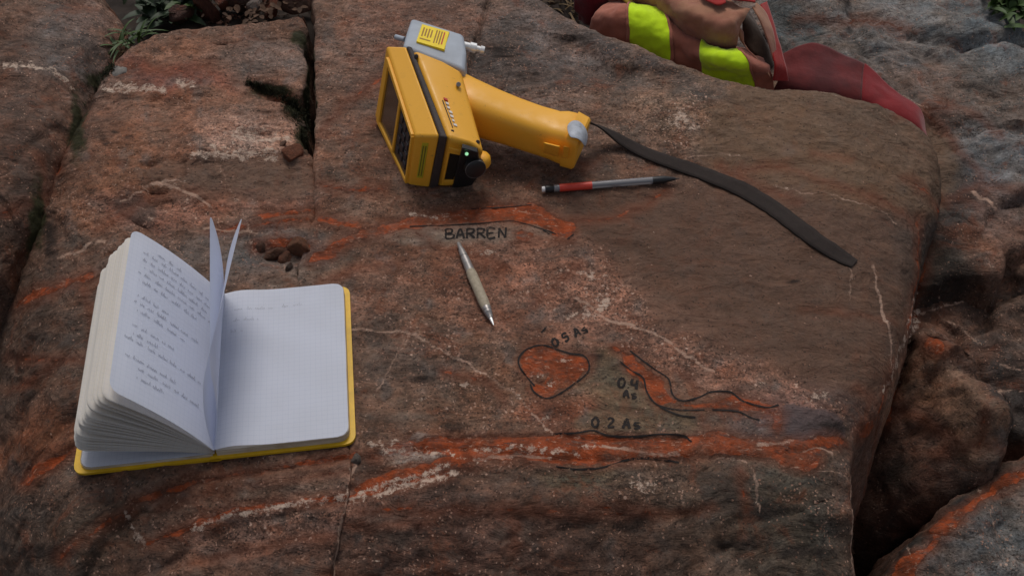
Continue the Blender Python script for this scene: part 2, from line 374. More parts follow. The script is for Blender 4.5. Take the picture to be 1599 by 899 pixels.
TPOLY = [ # polygon, colour, strength, smoothness, edge softness
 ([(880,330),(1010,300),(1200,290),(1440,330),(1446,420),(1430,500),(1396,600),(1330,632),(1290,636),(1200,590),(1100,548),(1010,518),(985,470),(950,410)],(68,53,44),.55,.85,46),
 ([(1180,122),(1320,140),(1470,215),(1478,280),(1440,330),(1200,285),(1100,240),(1130,170)],(82,67,54),.8,.8,24),
 ([(735,378),(880,378),(940,410),(985,470),(1012,516),(1100,546),(1200,588),(1300,640),(1226,632),(1110,608),(1060,612),(1010,570),(950,540),(880,532),(790,520),(700,470)],(100,72,60),.5,-.4,36),
 ([(930,545),(970,560),(1004,600),(1020,636),(1080,646),(1086,668),(1060,676),(960,678),(900,668),(930,640),(940,600)],(76,68,55),.7,.3,8),
 ([(1226,628),(1290,640),(1320,664),(1316,684),(1240,686),(1222,660)],(62,56,58),.85,.9,5),
 ([(640,356),(700,356),(800,352),(846,362),(856,372),(780,378),(660,382),(600,376)],(96,88,80),.75,.4,6),
 ([(630,684),(652,678),(684,688),(690,702),(622,706)],(104,102,98),.9,.5,3),
 ([(690,686),(724,686),(722,704),(702,704)],(84,48,44),.9,.9,2),
 ([(1095,738),(1130,740),(1160,760),(1166,780),(1140,800),(1110,792),(1094,766)],(56,50,45),.9,.5,5),
 ([(560,744),(640,728),(640,736),(600,752),(560,760)],(78,70,62),.7,.2,4),
 ([(180,320),(210,308),(244,330),(214,350)],(64,52,47),.85,.6,4),
 ([(230,270),(300,250),(470,256),(470,305),(340,318),(262,290)],(78,64,55),.6,.7,8),
 ([(1490,770),(1520,760),(1505,790),(1450,815),(1455,840),(1420,850),(1390,880),(1380,860)],(28,30,30),.9,.5,5),
 ([(1430,545),(1460,560),(1530,600),(1570,660),(1540,720),(1500,712),(1480,660),(1440,630),(1405,620)],(98,76,62),.85,.2,8),
 ([(1340,660),(1400,630),(1460,650),(1490,720),(1500,760),(1400,840),(1330,860)],(72,54,46),.85,.3,8),
 ([(1500,205),(1540,196),(1599,204),(1640,230),(1620,290),(1530,290),(1500,240)],(84,84,84),.6,.1,20),
 ([(1380,0),(1560,0),(1599,60),(1599,120),(1500,70),(1440,50)],(84,88,90),.7,.1,20),
 ([(1196,0),(1236,0),(1280,50),(1260,78),(1220,80)],(64,70,72),.9,.3,6)]
OR_POLY = [
 [(478,408),(520,378),(590,352),(660,336),(740,326),(826,321),(862,336),(896,350),(894,370),(872,376),(854,362),(820,349),(760,352),(690,354),(620,360),(560,374),(512,404)],
 [(811,563),(822,547),(848,540),(880,550),(915,561),(919,578),(895,598),(870,612),(850,621),(834,611),(836,603),(852,603),(863,592),(858,582),(842,588),(826,592),(818,580)],
 [(975,548),(990,560),(1008,573),(1030,588),(1045,613),(1058,626),(1030,634),(1018,622),(1002,598),(978,572)],
 [(1050,630),(1110,628),(1150,620),(1215,638),(1219,674),(1206,674),(1200,650),(1150,640),(1080,637)],
 [(575,716),(640,688),(740,682),(850,681),(920,679),(980,685),(1070,681),(1125,676),(1150,683),(1210,690),(1300,681),(1322,690),(1282,705),(1278,728),(1250,737),(1200,718),(1150,709),(1060,712),(1000,716),(950,727),(900,732),(850,724),(780,716),(730,722),(680,738),(620,752),(560,768),(566,750),(640,728),(700,712),(640,706)],
 [(806,370),(822,363),(838,369),(830,378),(812,379)],
 [(26,474),(50,456),(92,441),(142,428),(144,434),(100,450),(54,468),(22,482)],
 [(34,758),(52,732),(88,712),(116,706),(94,726),(62,744),(44,758)],
 [(1446,540),(1462,528),(1476,540),(1470,552),(1452,552)],
 [(1640,724),(1599,736),(1560,746),(1520,768),(1508,784),(1450,812),(1456,836),(1440,858),(1405,866),(1384,899),(1366,940),(1424,940),(1432,899),(1440,872),(1478,836),(1514,802),(1530,784),(1570,762),(1599,750),(1640,742)],
 [(1352,655),(1380,645),(1396,650),(1380,668),(1350,668)],
]
OR_LINE = [([(96,868),(150,828),(206,792)],2),([(250,790),(340,766),(440,750),(540,734)],-.6),([(600,742),(680,734),(740,728)],.5),([(300,880),(420,850),(520,836)],-1.6),([(560,800),(640,792)],0),([(100,560),(60,590),(10,610)],-.5),([(500,440),(560,420),(640,410)],-1),([(300,300),(240,312),(150,360)],-1),([(552,712),(500,720),(440,730),(340,744),(262,766),(210,784)],3.5),
 ([(700,740),(600,762),(545,776),(420,786),(350,802),(290,826),(232,848)],4),
 ([(490,330),(450,334),(410,338)],3),([(330,360),(420,348),(480,342)],2),([(480,385),(440,380),(400,388)],6),
 ([(500,345),(560,352)],4),([(870,345),(930,345),(990,330),(1040,300)],1.5),
 ([(1130,270),(1220,262),(1300,290),(1390,320),(1432,356)],-1.5),([(1440,340),(1442,420),(1428,500)],2.5),
 ([(640,800),(800,795),(900,800),(1060,800),(1110,792)],.2),([(800,810),(806,850)],.5),([(1155,735),(1165,790)],0),
 ([(860,585),(850,600)],2),([(230,105),(290,112),(330,100)],0),([(500,290),(540,300),(600,296)],1),
 ([(600,120),(540,160),(500,210)],-.5),([(1400,560),(1390,640),(1360,660)],2),([(1270,240),(1330,250)],-2),
 ([(1480,320),(1530,290),(1599,300)],-1),([(1400,180),(1500,170),(1560,210)],-1),([(1540,640),(1530,700)],1),
 ([(60,240),(80,300)],-2),([(960,545),(985,555)],2),([(1250,480),(1400,500)],-5)]
PA_LINE = [([(600,706),(640,704),(690,708),(700,706)],1.6),([(560,770),(620,750),(700,730)],2.2),([(575,696),(620,690)],1.2),([(740,706),(780,700),(840,700),(900,706)],1.4),([(1180,696),(1240,690)],.8),([(640,334),(700,338)],1.2),([(400,222),(450,214)],2.6),([(330,232),(380,240),(430,236)],2.4),([(160,376),(90,404)],.5),([(160,136),(200,137),(256,143)],3),([(280,130),(300,133)],3.5),([(0,104),(60,107),(86,116),(112,130)],2.2),
 ([(540,515),(600,518),(640,524),(720,562),(800,612),(862,678)],.2),([(900,462),(955,500),(1000,510),(1040,532),(1112,582)],.4),
 ([(1360,416),(1376,480),(1388,520),(1396,566)],.4),([(1438,450),(1430,500),(1408,560),(1392,600)],1.6),([(1330,400),(1326,470)],-.8),
 ([(545,780),(600,768),(660,752),(710,738)],3.5),([(300,826),(350,808),(420,792),(535,776)],3.2),([(192,794),(205,822),(226,852)],1.6),
 ([(300,320),(250,285)],-2),([(190,318),(240,290),(290,284)],0),([(250,288),(300,305),(330,320)],.8),([(320,355),(400,362)],.5),
 ([(1250,706),(1280,700),(1296,712)],.5),([(1100,580),(1200,600),(1290,640)],-1),([(300,245),(360,244),(430,246)],2.5),
 ([(545,770),(548,740),(556,720)],.6),([(520,899),(530,830),(545,770)],.2),([(640,520),(590,610),(560,680)],-.6),
 ([(870,380),(905,440),(960,520)],-2),([(1060,250),(1120,240),(1160,246)],-.5),([(780,470),(840,540)],-2.5),
 ([(1440,490),(1500,470),(1560,462)],.3),([(1560,570),(1599,580)],0),([(1560,610),(1599,610)],0),([(1480,500),(1530,535)],0),
 ([(740,718),(800,712),(860,714)],1),([(1178,740),(1186,800)],.5),([(1110,720),(1150,716),(1180,740)],-.5),([(300,500),(360,470)],-2),
 ([(660,330),(720,340),(780,334)],-1.5),([(800,330),(850,340)],-1),([(1330,740),(1332,899)],.6),([(1500,90),(1599,60)],-1.5),
 ([(1520,300),(1560,330)],.8),([(1240,130),(1330,160),(1420,200)],-1.5),([(940,695),(1000,706),(1060,710)],1),([(350,60),(480,50)],-2.5)]
PA_BLOB = [(385,212,52,22),(350,240,30,6),(925,430,30,10),(905,490,40,12),(760,395,30,5),(1060,190,50,24),(880,562,16,8),
 (840,590,14,8),(730,600,14,5),(660,622,20,5),(860,600,14,6),(1030,572,6,5),(640,690,12,6),(830,705,26,5),(920,697,26,5),
 (980,700,22,4),(700,712,20,4),(640,750,40,10),(1010,760,34,14),(1280,620,20,10),(1090,680,12,6),(940,470,20,20),(850,655,10,6),(470,600,10,5)]
DA_LINE = [([(765,-10),(752,40),(738,90),(728,125)],1.2),([(340,70),(356,74)],2),([(545,770),(520,899)],-1.5),([(0,430),(60,400),(110,380)],-2),
 ([(690,680),(735,684),(720,704),(690,698)],1.2),([(180,790),(140,815),(90,860),(40,880)],2),([(230,756),(300,745)],-1),([(240,870),(180,880),(130,899)],1.5),
 ([(1190,560),(1260,590)],-3),([(850,130),(960,116),(1080,112)],-.5),([(210,610),(150,660)],-3),([(620,210),(560,260)],-2.5),
 ([(1440,490),(1500,440)],-2),([(1300,130),(1310,170)],-3),([(1210,60),(1250,110),(1230,140)],0),([(1340,0),(1330,80),(1380,120)],-1),
 ([(1420,60),(1500,80),(1580,70)],-.5),([(1480,560),(1500,620),(1490,700)],0),([(1420,560),(1440,640),(1420,720)],0),
 ([(1360,720),(1450,760),(1540,720)],-.5),([(730,760),(860,730)],-3),([(1050,770),(1150,830),(1220,860)],-.5),([(500,100),(520,200)],-3)]
DA_BLOB = [(425,140,36,9),(455,165,26,14),(390,215,14,4),(705,668,26,12),(240,300,14,5),(165,225,8,4),(200,215,12,5),(180,205,8,4),  # stains, plus shade painted into hollows, clefts and gaps
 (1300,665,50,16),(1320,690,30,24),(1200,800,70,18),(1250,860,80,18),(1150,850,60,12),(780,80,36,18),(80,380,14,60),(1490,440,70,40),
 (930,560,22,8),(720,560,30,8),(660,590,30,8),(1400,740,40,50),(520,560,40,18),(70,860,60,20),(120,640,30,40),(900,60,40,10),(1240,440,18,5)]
FL_BLOB = [(940,470,130,45,24,1),(1060,180,80,45,0,.9),(1120,570,170,30,16,.8),(380,215,90,40,0,.8),(450,800,180,45,-8,.8),(820,700,300,24,0,.7),
 (700,80,200,80,0,.35),(880,150,140,50,0,.35),(600,830,120,70,0,.3),(700,470,160,60,0,.5),(250,330,200,40,0,.6),(180,60,80,40,0,.4),
 (870,575,50,25,0,1),(1010,760,60,24,0,.8),(760,600,120,60,30,.6),(120,740,110,40,-30,.4),(1290,760,40,80,0,.5),(780,335,120,14,0,.7),(1560,860,90,50,0,.5),(1270,630,60,12,20,.9)]
MO_BLOB = [(425,142,42,10),(462,168,22,20),(475,210,16,30),(150,110,26,12),(470,60,22,14),(120,190,16,70),(60,330,16,70),(485,140,7,100)]

PA_THIN = []; DA_THIN = []; OR_THIN = []
for k in range(110):
    x0, y0 = RNG.uniform(-40, 1640), RNG.uniform(-20, 920); a = R(RNG.choice([28, -18, 70, -4, 12])+RNG.normal()*9); L = RNG.uniform(50, 210)
    if 900 < x0 < 1400 and 300 < y0 < 600 and k % 3: continue
    pts = []; x, y = x0, y0
    for q in range(6):
        pts.append((x, y)); x += math.cos(a)*L/5; y += math.sin(a)*L/5; a += RNG.normal()*.22
    (DA_THIN if k % 5 in (0, 1) else OR_THIN if k % 5 == 2 else PA_THIN).append((pts, RNG.uniform(-1.6, .5)))
def blob(PX, PY, b, ang=0.0):
    dx = PX-b[0]; dy = PY-b[1]; c, s_ = math.cos(R(ang)), math.sin(R(ang))
    return np.sqrt(((dx*c+dy*s_)/b[2])**2+((-dx*s_+dy*c)/b[3])**2)
def culled(PX, PY, pts, m):
    p = np.asarray(pts, float)
    return np.nonzero((PX > p[:, 0].min()-m) & (PX < p[:, 0].max()+m) & (PY > p[:, 1].min()-m) & (PY < p[:, 1].max()+m))[0]
def paint(PX, PY):
    n = len(PX); zz = np.zeros(n)
    w1 = fbm(PX, PY, zz, 1/90, 4, .55, 3.1); w2 = fbm(PX, PY, zz, 1/90, 4, .55, 41.7)
    QX = PX+w1*55; QY = PY+w2*38
    col = np.tile(lin((82, 65, 55))/KEXP, (n, 1))
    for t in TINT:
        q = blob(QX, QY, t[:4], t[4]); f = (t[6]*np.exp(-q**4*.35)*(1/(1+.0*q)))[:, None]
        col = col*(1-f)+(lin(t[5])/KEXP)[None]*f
    wx = PX+fbm(PX, PY, zz, 1/28, 4, .65, 15.5)*10; wy = PY+fbm(PX, PY, zz, 1/28, 4, .65, 55.5)*8
    smo = np.zeros(n)
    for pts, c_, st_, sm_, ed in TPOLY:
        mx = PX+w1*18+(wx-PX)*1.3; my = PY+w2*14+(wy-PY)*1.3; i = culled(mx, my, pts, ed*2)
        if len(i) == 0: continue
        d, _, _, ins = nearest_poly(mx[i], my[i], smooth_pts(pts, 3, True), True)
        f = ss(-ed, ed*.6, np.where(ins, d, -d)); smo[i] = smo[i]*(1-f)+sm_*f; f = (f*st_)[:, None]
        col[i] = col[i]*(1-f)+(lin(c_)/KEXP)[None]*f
    vs_ = 1-.75*np.clip(smo, 0, 1)
    v = fbm(PX, PY, zz, 1/60, 6, .62, 77.7)+.5*fbm(PX*.94+PY*.34, (PY*.94-PX*.34)*3.2, zz, 1/60, 4, .6, 33.7); col *= np.clip(1+.62*v*vs_, .3, 2)[:, None]
    rd = fbm(PX, PY*2, zz, 1/50, 5, .65, 9.7)[:, None]; col *= 1+rd*vs_[:, None]*np.array([[.34, -.04, -.3]])
    gr_ = ss(.12, .42, fbm(PX, PY, zz, 1/40, 5, .6, 63.7))*vs_*.6; col = col*(1-gr_[:, None])+col.mean(1)[:, None]*np.array([[1.04, .95, .89]])*gr_[:, None]
    M = 40.0
    orange = np.full(n, -M)
    for poly in OR_POLY:
        i = culled(wx, wy, poly, M); 
        if len(i) == 0: continue
        d, _, _, ins = nearest_poly(wx[i], wy[i], smooth_pts(poly, 3, True), True)
        orange[i] = np.maximum(orange[i], np.where(ins, d, -d))
    def lines(L, arr, mm=M):
        for pts, wd in L:
            i = culled(wx, wy, pts, mm)
            if len(i) == 0: continue
            d, _, _, _ = nearest_poly(wx[i], wy[i], smooth_pts(pts, 3), False)
            arr[i] = np.maximum(arr[i], wd-d)
    lines(OR_LINE, orange); lines(OR_THIN, orange, 20)
    orange = orange-1.6*ss(1480, 1510, PX)
    pale = np.full(n, -M); lines([(p_, w_-1.2) for p_, w_ in PA_LINE if w_ > 1], pale); hair = np.full(n, -M); lines([(p_, w_+1.1) for p_, w_ in PA_LINE if w_ <= 1], hair, 14); lines(PA_THIN, hair, 12); wide = np.full(n, -M); lines([(p_, w_) for p_, w_ in PA_LINE if w_ > 1], wide, 20); near = np.maximum(.9*np.exp(-(np.minimum(wide, 0)/6)**2), .5*np.exp(-(np.minimum(hair, 0)/4)**2))
    paleb = near
    for b in PA_BLOB:
        q = blob(wx, wy, b); paleb = np.maximum(paleb, np.exp(-q**2*1.1))
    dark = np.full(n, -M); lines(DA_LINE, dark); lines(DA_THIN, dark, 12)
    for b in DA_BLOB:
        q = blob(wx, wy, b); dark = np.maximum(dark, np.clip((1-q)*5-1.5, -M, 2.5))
    moss = np.full(n, -M)
    for b in MO_BLOB:
        q = blob(wx, wy, b); moss = np.maximum(moss, np.clip((1-q)*8, -M, 5))
    fl = np.zeros(n)
    for b in FL_BLOB:
        q = blob(QX, QY, b[:4], b[4]); fl = np.maximum(fl, b[5]*np.exp(-q**2*.8))
    wf = (1-ss(1460, 1520, PX))[:, None]; col = 1.13*col*(1+wf*np.array([[.16, .035, -.03]]))
    return np.clip(col, .004, .8), dict(orange=orange, pale=pale, dark=dark, moss=moss, fleck=fl*(1-np.clip(smo, 0, 1)*.9), smooth=smo, paleb=paleb, hair=hair)

def rock(name, outline, H, pitch, wall=.25, rfun=None, amp=.006, slopeout=.12, margin=None, wob=.0025, sm=3, z_hint=0.0, freq=9.0):
    ol = np.asarray(outline, float)
    z = np.full(len(ol), z_hint)
    for _ in range(12):
        w3 = P(ol[:, 0], ol[:, 1], z); z = .5*z+.5*H(w3[:, 0], w3[:, 1])
    w3 = P(ol[:, 0], ol[:, 1], z)
    uv = smooth_pts(w3[:, :2], sm, True)
    WF = 3.0; wall = wall/WF+.03; wl = wall*1.0
    x0, y0 = uv.min(0)-wl; x1, y1 = uv.max(0)+wl
    xs = np.arange(x0, x1, pitch[0]); ys = np.arange(y0, y1, pitch[1])
    X, Y = np.meshgrid(xs, ys); sh = X.shape
    st = 6; cx = np.arange(0, sh[1]+st, st); cy = np.arange(0, sh[0]+st, st)
    CX, CY = np.meshgrid(x0+cx*pitch[0], y0+cy*pitch[1])
    cdist, cnx, cny, cins = nearest_poly(CX, CY, uv, True)
    up = lambda A: np.repeat(np.repeat(A, st, 0), st, 1)[st//2:st//2+sh[0], st//2:st//2+sh[1]].ravel()
    d = up(cdist); NX = up(cnx); NY = up(cny); ins = up(cins)
    X = X.ravel(); Y = Y.ravel(); cell = st*max(pitch)*1.2
    band = (ins & (d < .055+cell)) | (~ins & (d < wl+cell)); bi = np.nonzero(band)[0]
    d[bi], NX[bi], NY[bi], ins[bi] = nearest_poly(X[bi], Y[bi], uv, True)
    s = np.where(ins, d, -d)
    wn = fbm(X, Y, X*0, 22, 4, .55, 3.3)*wob*2; s = s+wn
    Z = H(X, Y)
    r = rfun(X, Y) if rfun is not None else np.full(X.shape, .02)
    a = np.maximum(r-s, 0); ang = np.minimum(a/r, math.pi/2); rest = np.maximum(a-r*math.pi/2, 0)
    newh = r*np.sin(ang)+rest*slopeout*WF; drop = r*(1-np.cos(ang))+rest*WF
    nx = (X-NX)/(d+1e-9); ny = (Y-NY)/(d+1e-9); sg = np.where(ins, -1, 1)
    nx *= sg; ny *= sg
    sh_ = (a-newh)
    X3 = X-nx*sh_; Y3 = Y-ny*sh_; Z3 = Z-drop
    PX0, PY0 = proj(X, Y, Z)
    keep = (a < wall) & (PX0 > -330) & (PX0 < 1930) & (PY0 > -330) & (PY0 < 1180)
    G = np.stack([X3, Y3, Z3], -1).reshape(sh+(3,))
    du = np.gradient(G, axis=1); dv = np.gradient(G, axis=0)
    nn = np.cross(du, dv); nn /= np.linalg.norm(nn, axis=2)[..., None]+1e-12
    nn = nn.reshape(-1, 3)
    ki = np.nonzero(keep)[0]
    x, y, zc = X3[ki], Y3[ki], Z3[ki]
    disp = np.zeros(len(X))
    smv = fbm(x, y, zc, 7, 2, .5, 71)
    dd = (fbm(x, y, zc, 38, 4, .6, 12.2, True)-.35)*.0022*ss(-.25, .25, smv)+fbm(x, y, zc, freq, 6, .55, 2.2)*amp+(fbm(x+.3*y, y*1.7, zc, freq*2, 4, .55, 8.2, True)-.3)*amp*.4
    disp[ki] = dd
    C3 = np.stack([X3, Y3, Z3], -1)+nn*disp[:, None]
    idx = np.full(len(X), -1, np.int64)
    g = np.arange(len(X)).reshape(sh)
    q = np.stack([g[:-1, :-1], g[:-1, 1:], g[1:, 1:], g[1:, :-1]], -1).reshape(-1, 4)
    q = q[keep[q].all(1)]
    used = np.unique(q); idx[used] = np.arange(len(used)); q = idx[q]
    PXs, PYs = proj(X[used], Y[used], Z[used])
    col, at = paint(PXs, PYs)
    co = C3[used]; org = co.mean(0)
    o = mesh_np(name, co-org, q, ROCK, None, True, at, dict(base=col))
    o.location = org
    Zg = C3[:, 2].reshape(sh)
    o_s = (xs, ys, Zg, keep.reshape(sh))
    return o, o_s
def sample(S, x, y):
    xs, ys, Zg, _ = S
    fx = np.clip((np.asarray(x)-xs[0])/(xs[1]-xs[0]), 0, len(xs)-1.001); fy = np.clip((np.asarray(y)-ys[0])/(ys[1]-ys[0]), 0, len(ys)-1.001)
    i = fx.astype(int); j = fy.astype(int); fx = fx-i; fy = fy-j
    return (Zg[j, i]*(1-fx)+Zg[j, i+1]*fx)*(1-fy)+(Zg[j+1, i]*(1-fx)+Zg[j+1, i+1]*fx)*fy
def hit(S, px, py, off=0.0):
    px = np.asarray(px, float); py = np.asarray(py, float); z = np.zeros(px.shape)
    for _ in range(14):
        p = P(px, py, z); z = .4*z+.6*(sample(S, p[..., 0], p[..., 1])+off)
    p = P(px, py, z); return p

# ------------------------------------------------------------------ the rocks
def gb(px, py, x, y, rx, ry, ang=0):
    return np.exp(-blob(px, py, (x, y, rx, ry), ang)**2)
def groove(px, py, pts, w_, depth):
    d, _, _, _ = nearest_poly(px, py, pts, False); return -depth*np.exp(-(d/w_)**2)
def ledge(px, py, pts, h, w_=3, L=45):
    p = np.array(pts, float); d, nx, ny, _ = nearest_poly(px, py, p, False)
    t = p[-1]-p[0]; side = np.sign((px-nx)*(-t[1])+(py-ny)*t[0]); return h*.5*np.tanh(side*d/w_)*np.exp(-(d/L)**2)
def terrace(x, y, f, off, amp):
    n_ = fbm(x, y*1.5, x*0, f, 4, .5, off)*5; fl_ = np.floor(n_); return (fl_+ss(0, .22, n_-fl_)-n_)*amp
def facets(x, y, size, seed, tilt, step, warp=.25):
    wx = x+fbm(x, y, x*0, 1/size*1.2, 3, .5, seed)*size*warp*2; wy = y+fbm(x, y, x*0, 1/size*1.2, 3, .5, seed+50)*size*warp*2
    ci = np.floor(wx/size).astype(int); cj = np.floor(wy/size).astype(int)
    b1 = np.full(x.shape, 1e9); h1 = np.zeros(x.shape)
    rs = np.random.RandomState(int(seed*10)).uniform(size=(64, 64, 5))
    b2 = np.full(x.shape, 1e9)
    for a in (-1, 0, 1):
        for b in (-1, 0, 1):
            r_ = rs[(ci+a) & 63, (cj+b) & 63]; qx = (ci+a+r_[..., 0])*size; qy = (cj+b+r_[..., 1])*size
            dx = wx-qx; dy = wy-qy; d = dx*dx+dy*dy*1.6; m = d < b1
            b2 = np.where(m, b1, np.minimum(b2, d)); b1 = np.where(m, d, b1)
            h1 = np.where(m, (r_[..., 2]-.5)*2*tilt*dx+(r_[..., 3]-.5)*2*tilt*dy+(r_[..., 4]-.5)*step, h1)
    edge = np.sqrt(b2)-np.sqrt(b1)
    return h1*ss(0, size*.22, edge)-np.exp(-(edge/(.003))**2)*step*.10
def H_main(x, y):
    px, py = proj(x, y, 0*x)
    h = .014*gb(px, py, 1080, 175, 120, 50)-.014*gb(px, py, 950, 105, 120, 22, 20)+.006*gb(px, py, 700, 60, 120, 60)
    h += .010*gb(px, py, 560, 240, 60, 160)*0
    h -= .00000085*np.maximum(px-1230, 0)**2
    h -= np.logaddexp(0, (py-735)/14)*14*.00036 + np.maximum(py-860, 0)*.0002
    h += groove(px, py, [(765, -10), (752, 40), (738, 90), (728, 125)], 3.5, .007)
    h += groove(px, py, [(560, 716), (640, 702), (740, 700), (860, 716), (1000, 718), (1200, 712), (1300, 694)], 6, .0035)
    h += groove(px, py, [(700, 684), (850, 681), (980, 687), (1070, 683)], 3, .0022)
    h += .003*ss(-20, 20, py-(350+.02*(px-500)))*(1-ss(-5, 40, py-(372+.0*(px-500))))*gb(px, py, 720, 360, 200, 40)
    h += groove(px, py, [(760, 790), (900, 806), (1010, 800), (1090, 790), (1150, 820), (1210, 870)], 9, .003)+.010*fbm(x, y*1.6, x*0, 14, 3, .5, 91, True)*ss(730, 800, py)
    h += .012*gb(px, py, 1280, 870, 60, 60)-.012*gb(px, py, 1180, 820, 50, 40)-.01*gb(px, py, 1320, 680, 26, 26)
    h += .006*gb(px, py, 1000, 770, 60, 22)-.004*gb(px, py, 712, 680, 16, 12)
    m_ = 1-gb(px, py, 1190, 400, 260, 190); m_ *= 1-.8*gb(px, py, 460, 590, 150, 150)
    h += terrace(x, y, 9, 5.5, .0016)*m_+terrace(x, y, 26, 8.5, .0006)*m_
    fz = np.clip(ss(745, 800, py)*ss(900, 1080, px)+.35*ss(745, 800, py)+.3*(1-ss(180, 260, py)), 0, 1)*m_; h += facets(x, y, .08, 4.1, .12, .005)*fz
    h += ledge(px, py, [(900, 60), (960, 98), (1040, 112), (1180, 116)], -.007, 4, 40)+ledge(px, py, [(760, 150), (860, 130), (940, 128)], .004, 3, 30)
    h += ledge(px, py, [(500, 300), (560, 290), (640, 305), (760, 320)], .004, 3, 25)+ledge(px, py, [(560, 230), (600, 190), (640, 180)], -.003, 3, 25)
    h += ledge(px, py, [(560, 775), (700, 742), (860, 760), (1060, 770)], .004, 4, 30)+ledge(px, py, [(560, 870), (700, 850), (900, 880)], .005, 4, 30)
    h += ledge(px, py, [(1100, 860), (1180, 800), (1260, 790)], .008, 5, 40)+ledge(px, py, [(700, 470), (780, 500), (840, 560)], .003, 3, 30)
    h += groove(px, py, [(810, 300), (880, 320), (960, 330), (1060, 300)], 30, .004)
    return h
def r_main(x, y):
    px, py = proj(x, y, 0*x)
    return .006-.0045*ss(330, 450, py)*(1-ss(600, 700, px))+.030*ss(620, 1150, px)*(1-.8*ss(640, 720, py))
MAIN_OL = [(498,-90),(489,-10),(492,60),(490,130),(493,200),(494,260),(492,330),(477,385),(464,432),(482,500),(513,600),(544,700),(546,760),(529,830),(514,899),(498,1040),(900,1050),(1330,1040),
 (1333,899),(1334,800),(1332,724),(1350,670),(1392,620),(1412,560),(1438,480),(1448,400),(1470,320),(1484,262),(1462,205),(1410,165),(1320,134),(1230,122),(1170,116),(1080,92),(1000,62),(930,38),(880,14),(840,-14),(790,-60),(700,-90)]
main, SM = rock('boulder', MAIN_OL, H_main, (.0017, .0019), .34, r_main, .0065, .10)
tag(main, 'large flat brown boulder crossed by orange veins, under the yellow instrument and both pencils', 'boulder')

def H_left(x, y):
    px, py = proj(x, y, 0*x)
    h = -.0000016*np.maximum(190-px, 0)**2*(1+0*py)*(py < 9999)-np.logaddexp(0, (py-760)/16)*16*.00030
    h += -.022*gb(px, py, 430, 142, 40, 8, 14)-.026*gb(px, py, 466, 170, 18, 18)-.012*gb(px, py, 478, 220, 12, 30)-.008*gb(px, py, 345, 71, 14, 4)
    h += .008*gb(px, py, 300, 240, 160, 60)-.008*gb(px, py, 330, 325, 160, 14)
    h += groove(px, py, [(110, 860), (180, 800), (240, 765), (340, 744), (540, 715)], 5, .004)
    h += groove(px, py, [(240, 855), (300, 826), (350, 806), (540, 776)], 4, .0035)
    h += groove(px, py, [(300, 248), (440, 250)], 5, .004)+groove(px, py, [(60, 340), (160, 330), (260, 300)], 10, .004)
    h += groove(px, py, [(110, 400), (60, 470), (0, 520)], 8, .006)+groove(px, py, [(0, 700), (120, 640)], 10, .006)
    h += -.012*gb(px, py, 440, 395, 50, 16)-.008*gb(px, py, 400, 214, 20, 4)-.006*gb(px, py, 236, 300, 14, 5)-.008*gb(px, py, 215, 350, 26, 6, 30)-.01*gb(px, py, 190, 795, 26, 8, -30)
    m_ = 1-.85*gb(px, py, 260, 590, 150, 150); h += facets(x, y, .10, 7.3, .10, .006)*m_*(.35+.65*np.clip(ss(700, 800, py)+1-ss(60, 140, px), 0, 1))+terrace(x, y, 10, 15.5, .0020)*m_+terrace(x, y, 27, 18.5, .0007)*m_
    h += ledge(px, py, [(-20, 900), (90, 868), (180, 800), (246, 762)], -.010, 4, 50)+ledge(px, py, [(120, 905), (250, 862), (330, 850), (420, 840)], .008, 4, 40)
    h += ledge(px, py, [(240, 330), (330, 312), (470, 318)], .005, 3, 30)+ledge(px, py, [(250, 262), (400, 252), (480, 256)], -.006, 3, 30)
    h += ledge(px, py, [(0, 470), (70, 440), (150, 415)], .006, 4, 40)+ledge(px, py, [(-40, 640), (40, 600), (110, 540)], .007, 4, 40)+ledge(px, py, [(10, 760), (60, 700), (118, 680)], -.007, 4, 40)
    h += ledge(px, py, [(300, 70), (380, 60), (470, 80)], .005, 3, 30)+ledge(px, py, [(150, 150), (260, 160), (300, 150)], -.004, 3, 30)+ledge(px, py, [(120, 250), (200, 270), (240, 250)], .004, 3, 30)
    return h
def r_left(x, y):
    px, py = proj(x, y, 0*x); return .006-.0045*ss(330, 450, py)*ss(240, 400, px)+.018*(1-ss(140, 260, px))*1+.006*(1-ss(40, 120, py))
LEFT_OL = [(474,20),(478,50),(470,80),(481,104),(476,134),(466,160),(476,190),(468,214),(481,240),(484,262),(489,300),(490,330),(476,385),(464,432),(482,500),(513,600),(544,700),(546,760),(529,830),(514,899),(498,1040),(0,1040),(-220,1000),(-240,640),(-90,490),(-10,440),(36,380),(58,310),(96,225),(134,150),(160,104),(205,66),(262,46),(330,40),(430,26)]
left, SL = rock('rock_slab', LEFT_OL, H_left, (.0017, .0019), .3, r_left, .008, .10)
tag(left, 'reddish rock slab left of the dark crack, beneath the open notebook', 'rock')

def H_ul(x, y):
    px, py = proj(x, y, 0*x)
    return facets(x, y, .09, 5.2, .10, .008)+.02-.00000115*np.maximum(px+20, 0)**2-.0004*np.maximum(py-230, 0)*.3
UL_OL = [(-260,-90),(80,-70),(170,-10),(192,50),(140,120),(118,170),(84,235),(52,300),(10,370),(-40,420),(-260,470)]
ul, SU = rock('boulder', UL_OL, H_ul, (.0022, .0026), .25, lambda x, y: np.full(x.shape, .035), .011, .2, z_hint=.02)
tag(ul, 'brown boulder with one thin white vein filling the top left corner', 'boulder')

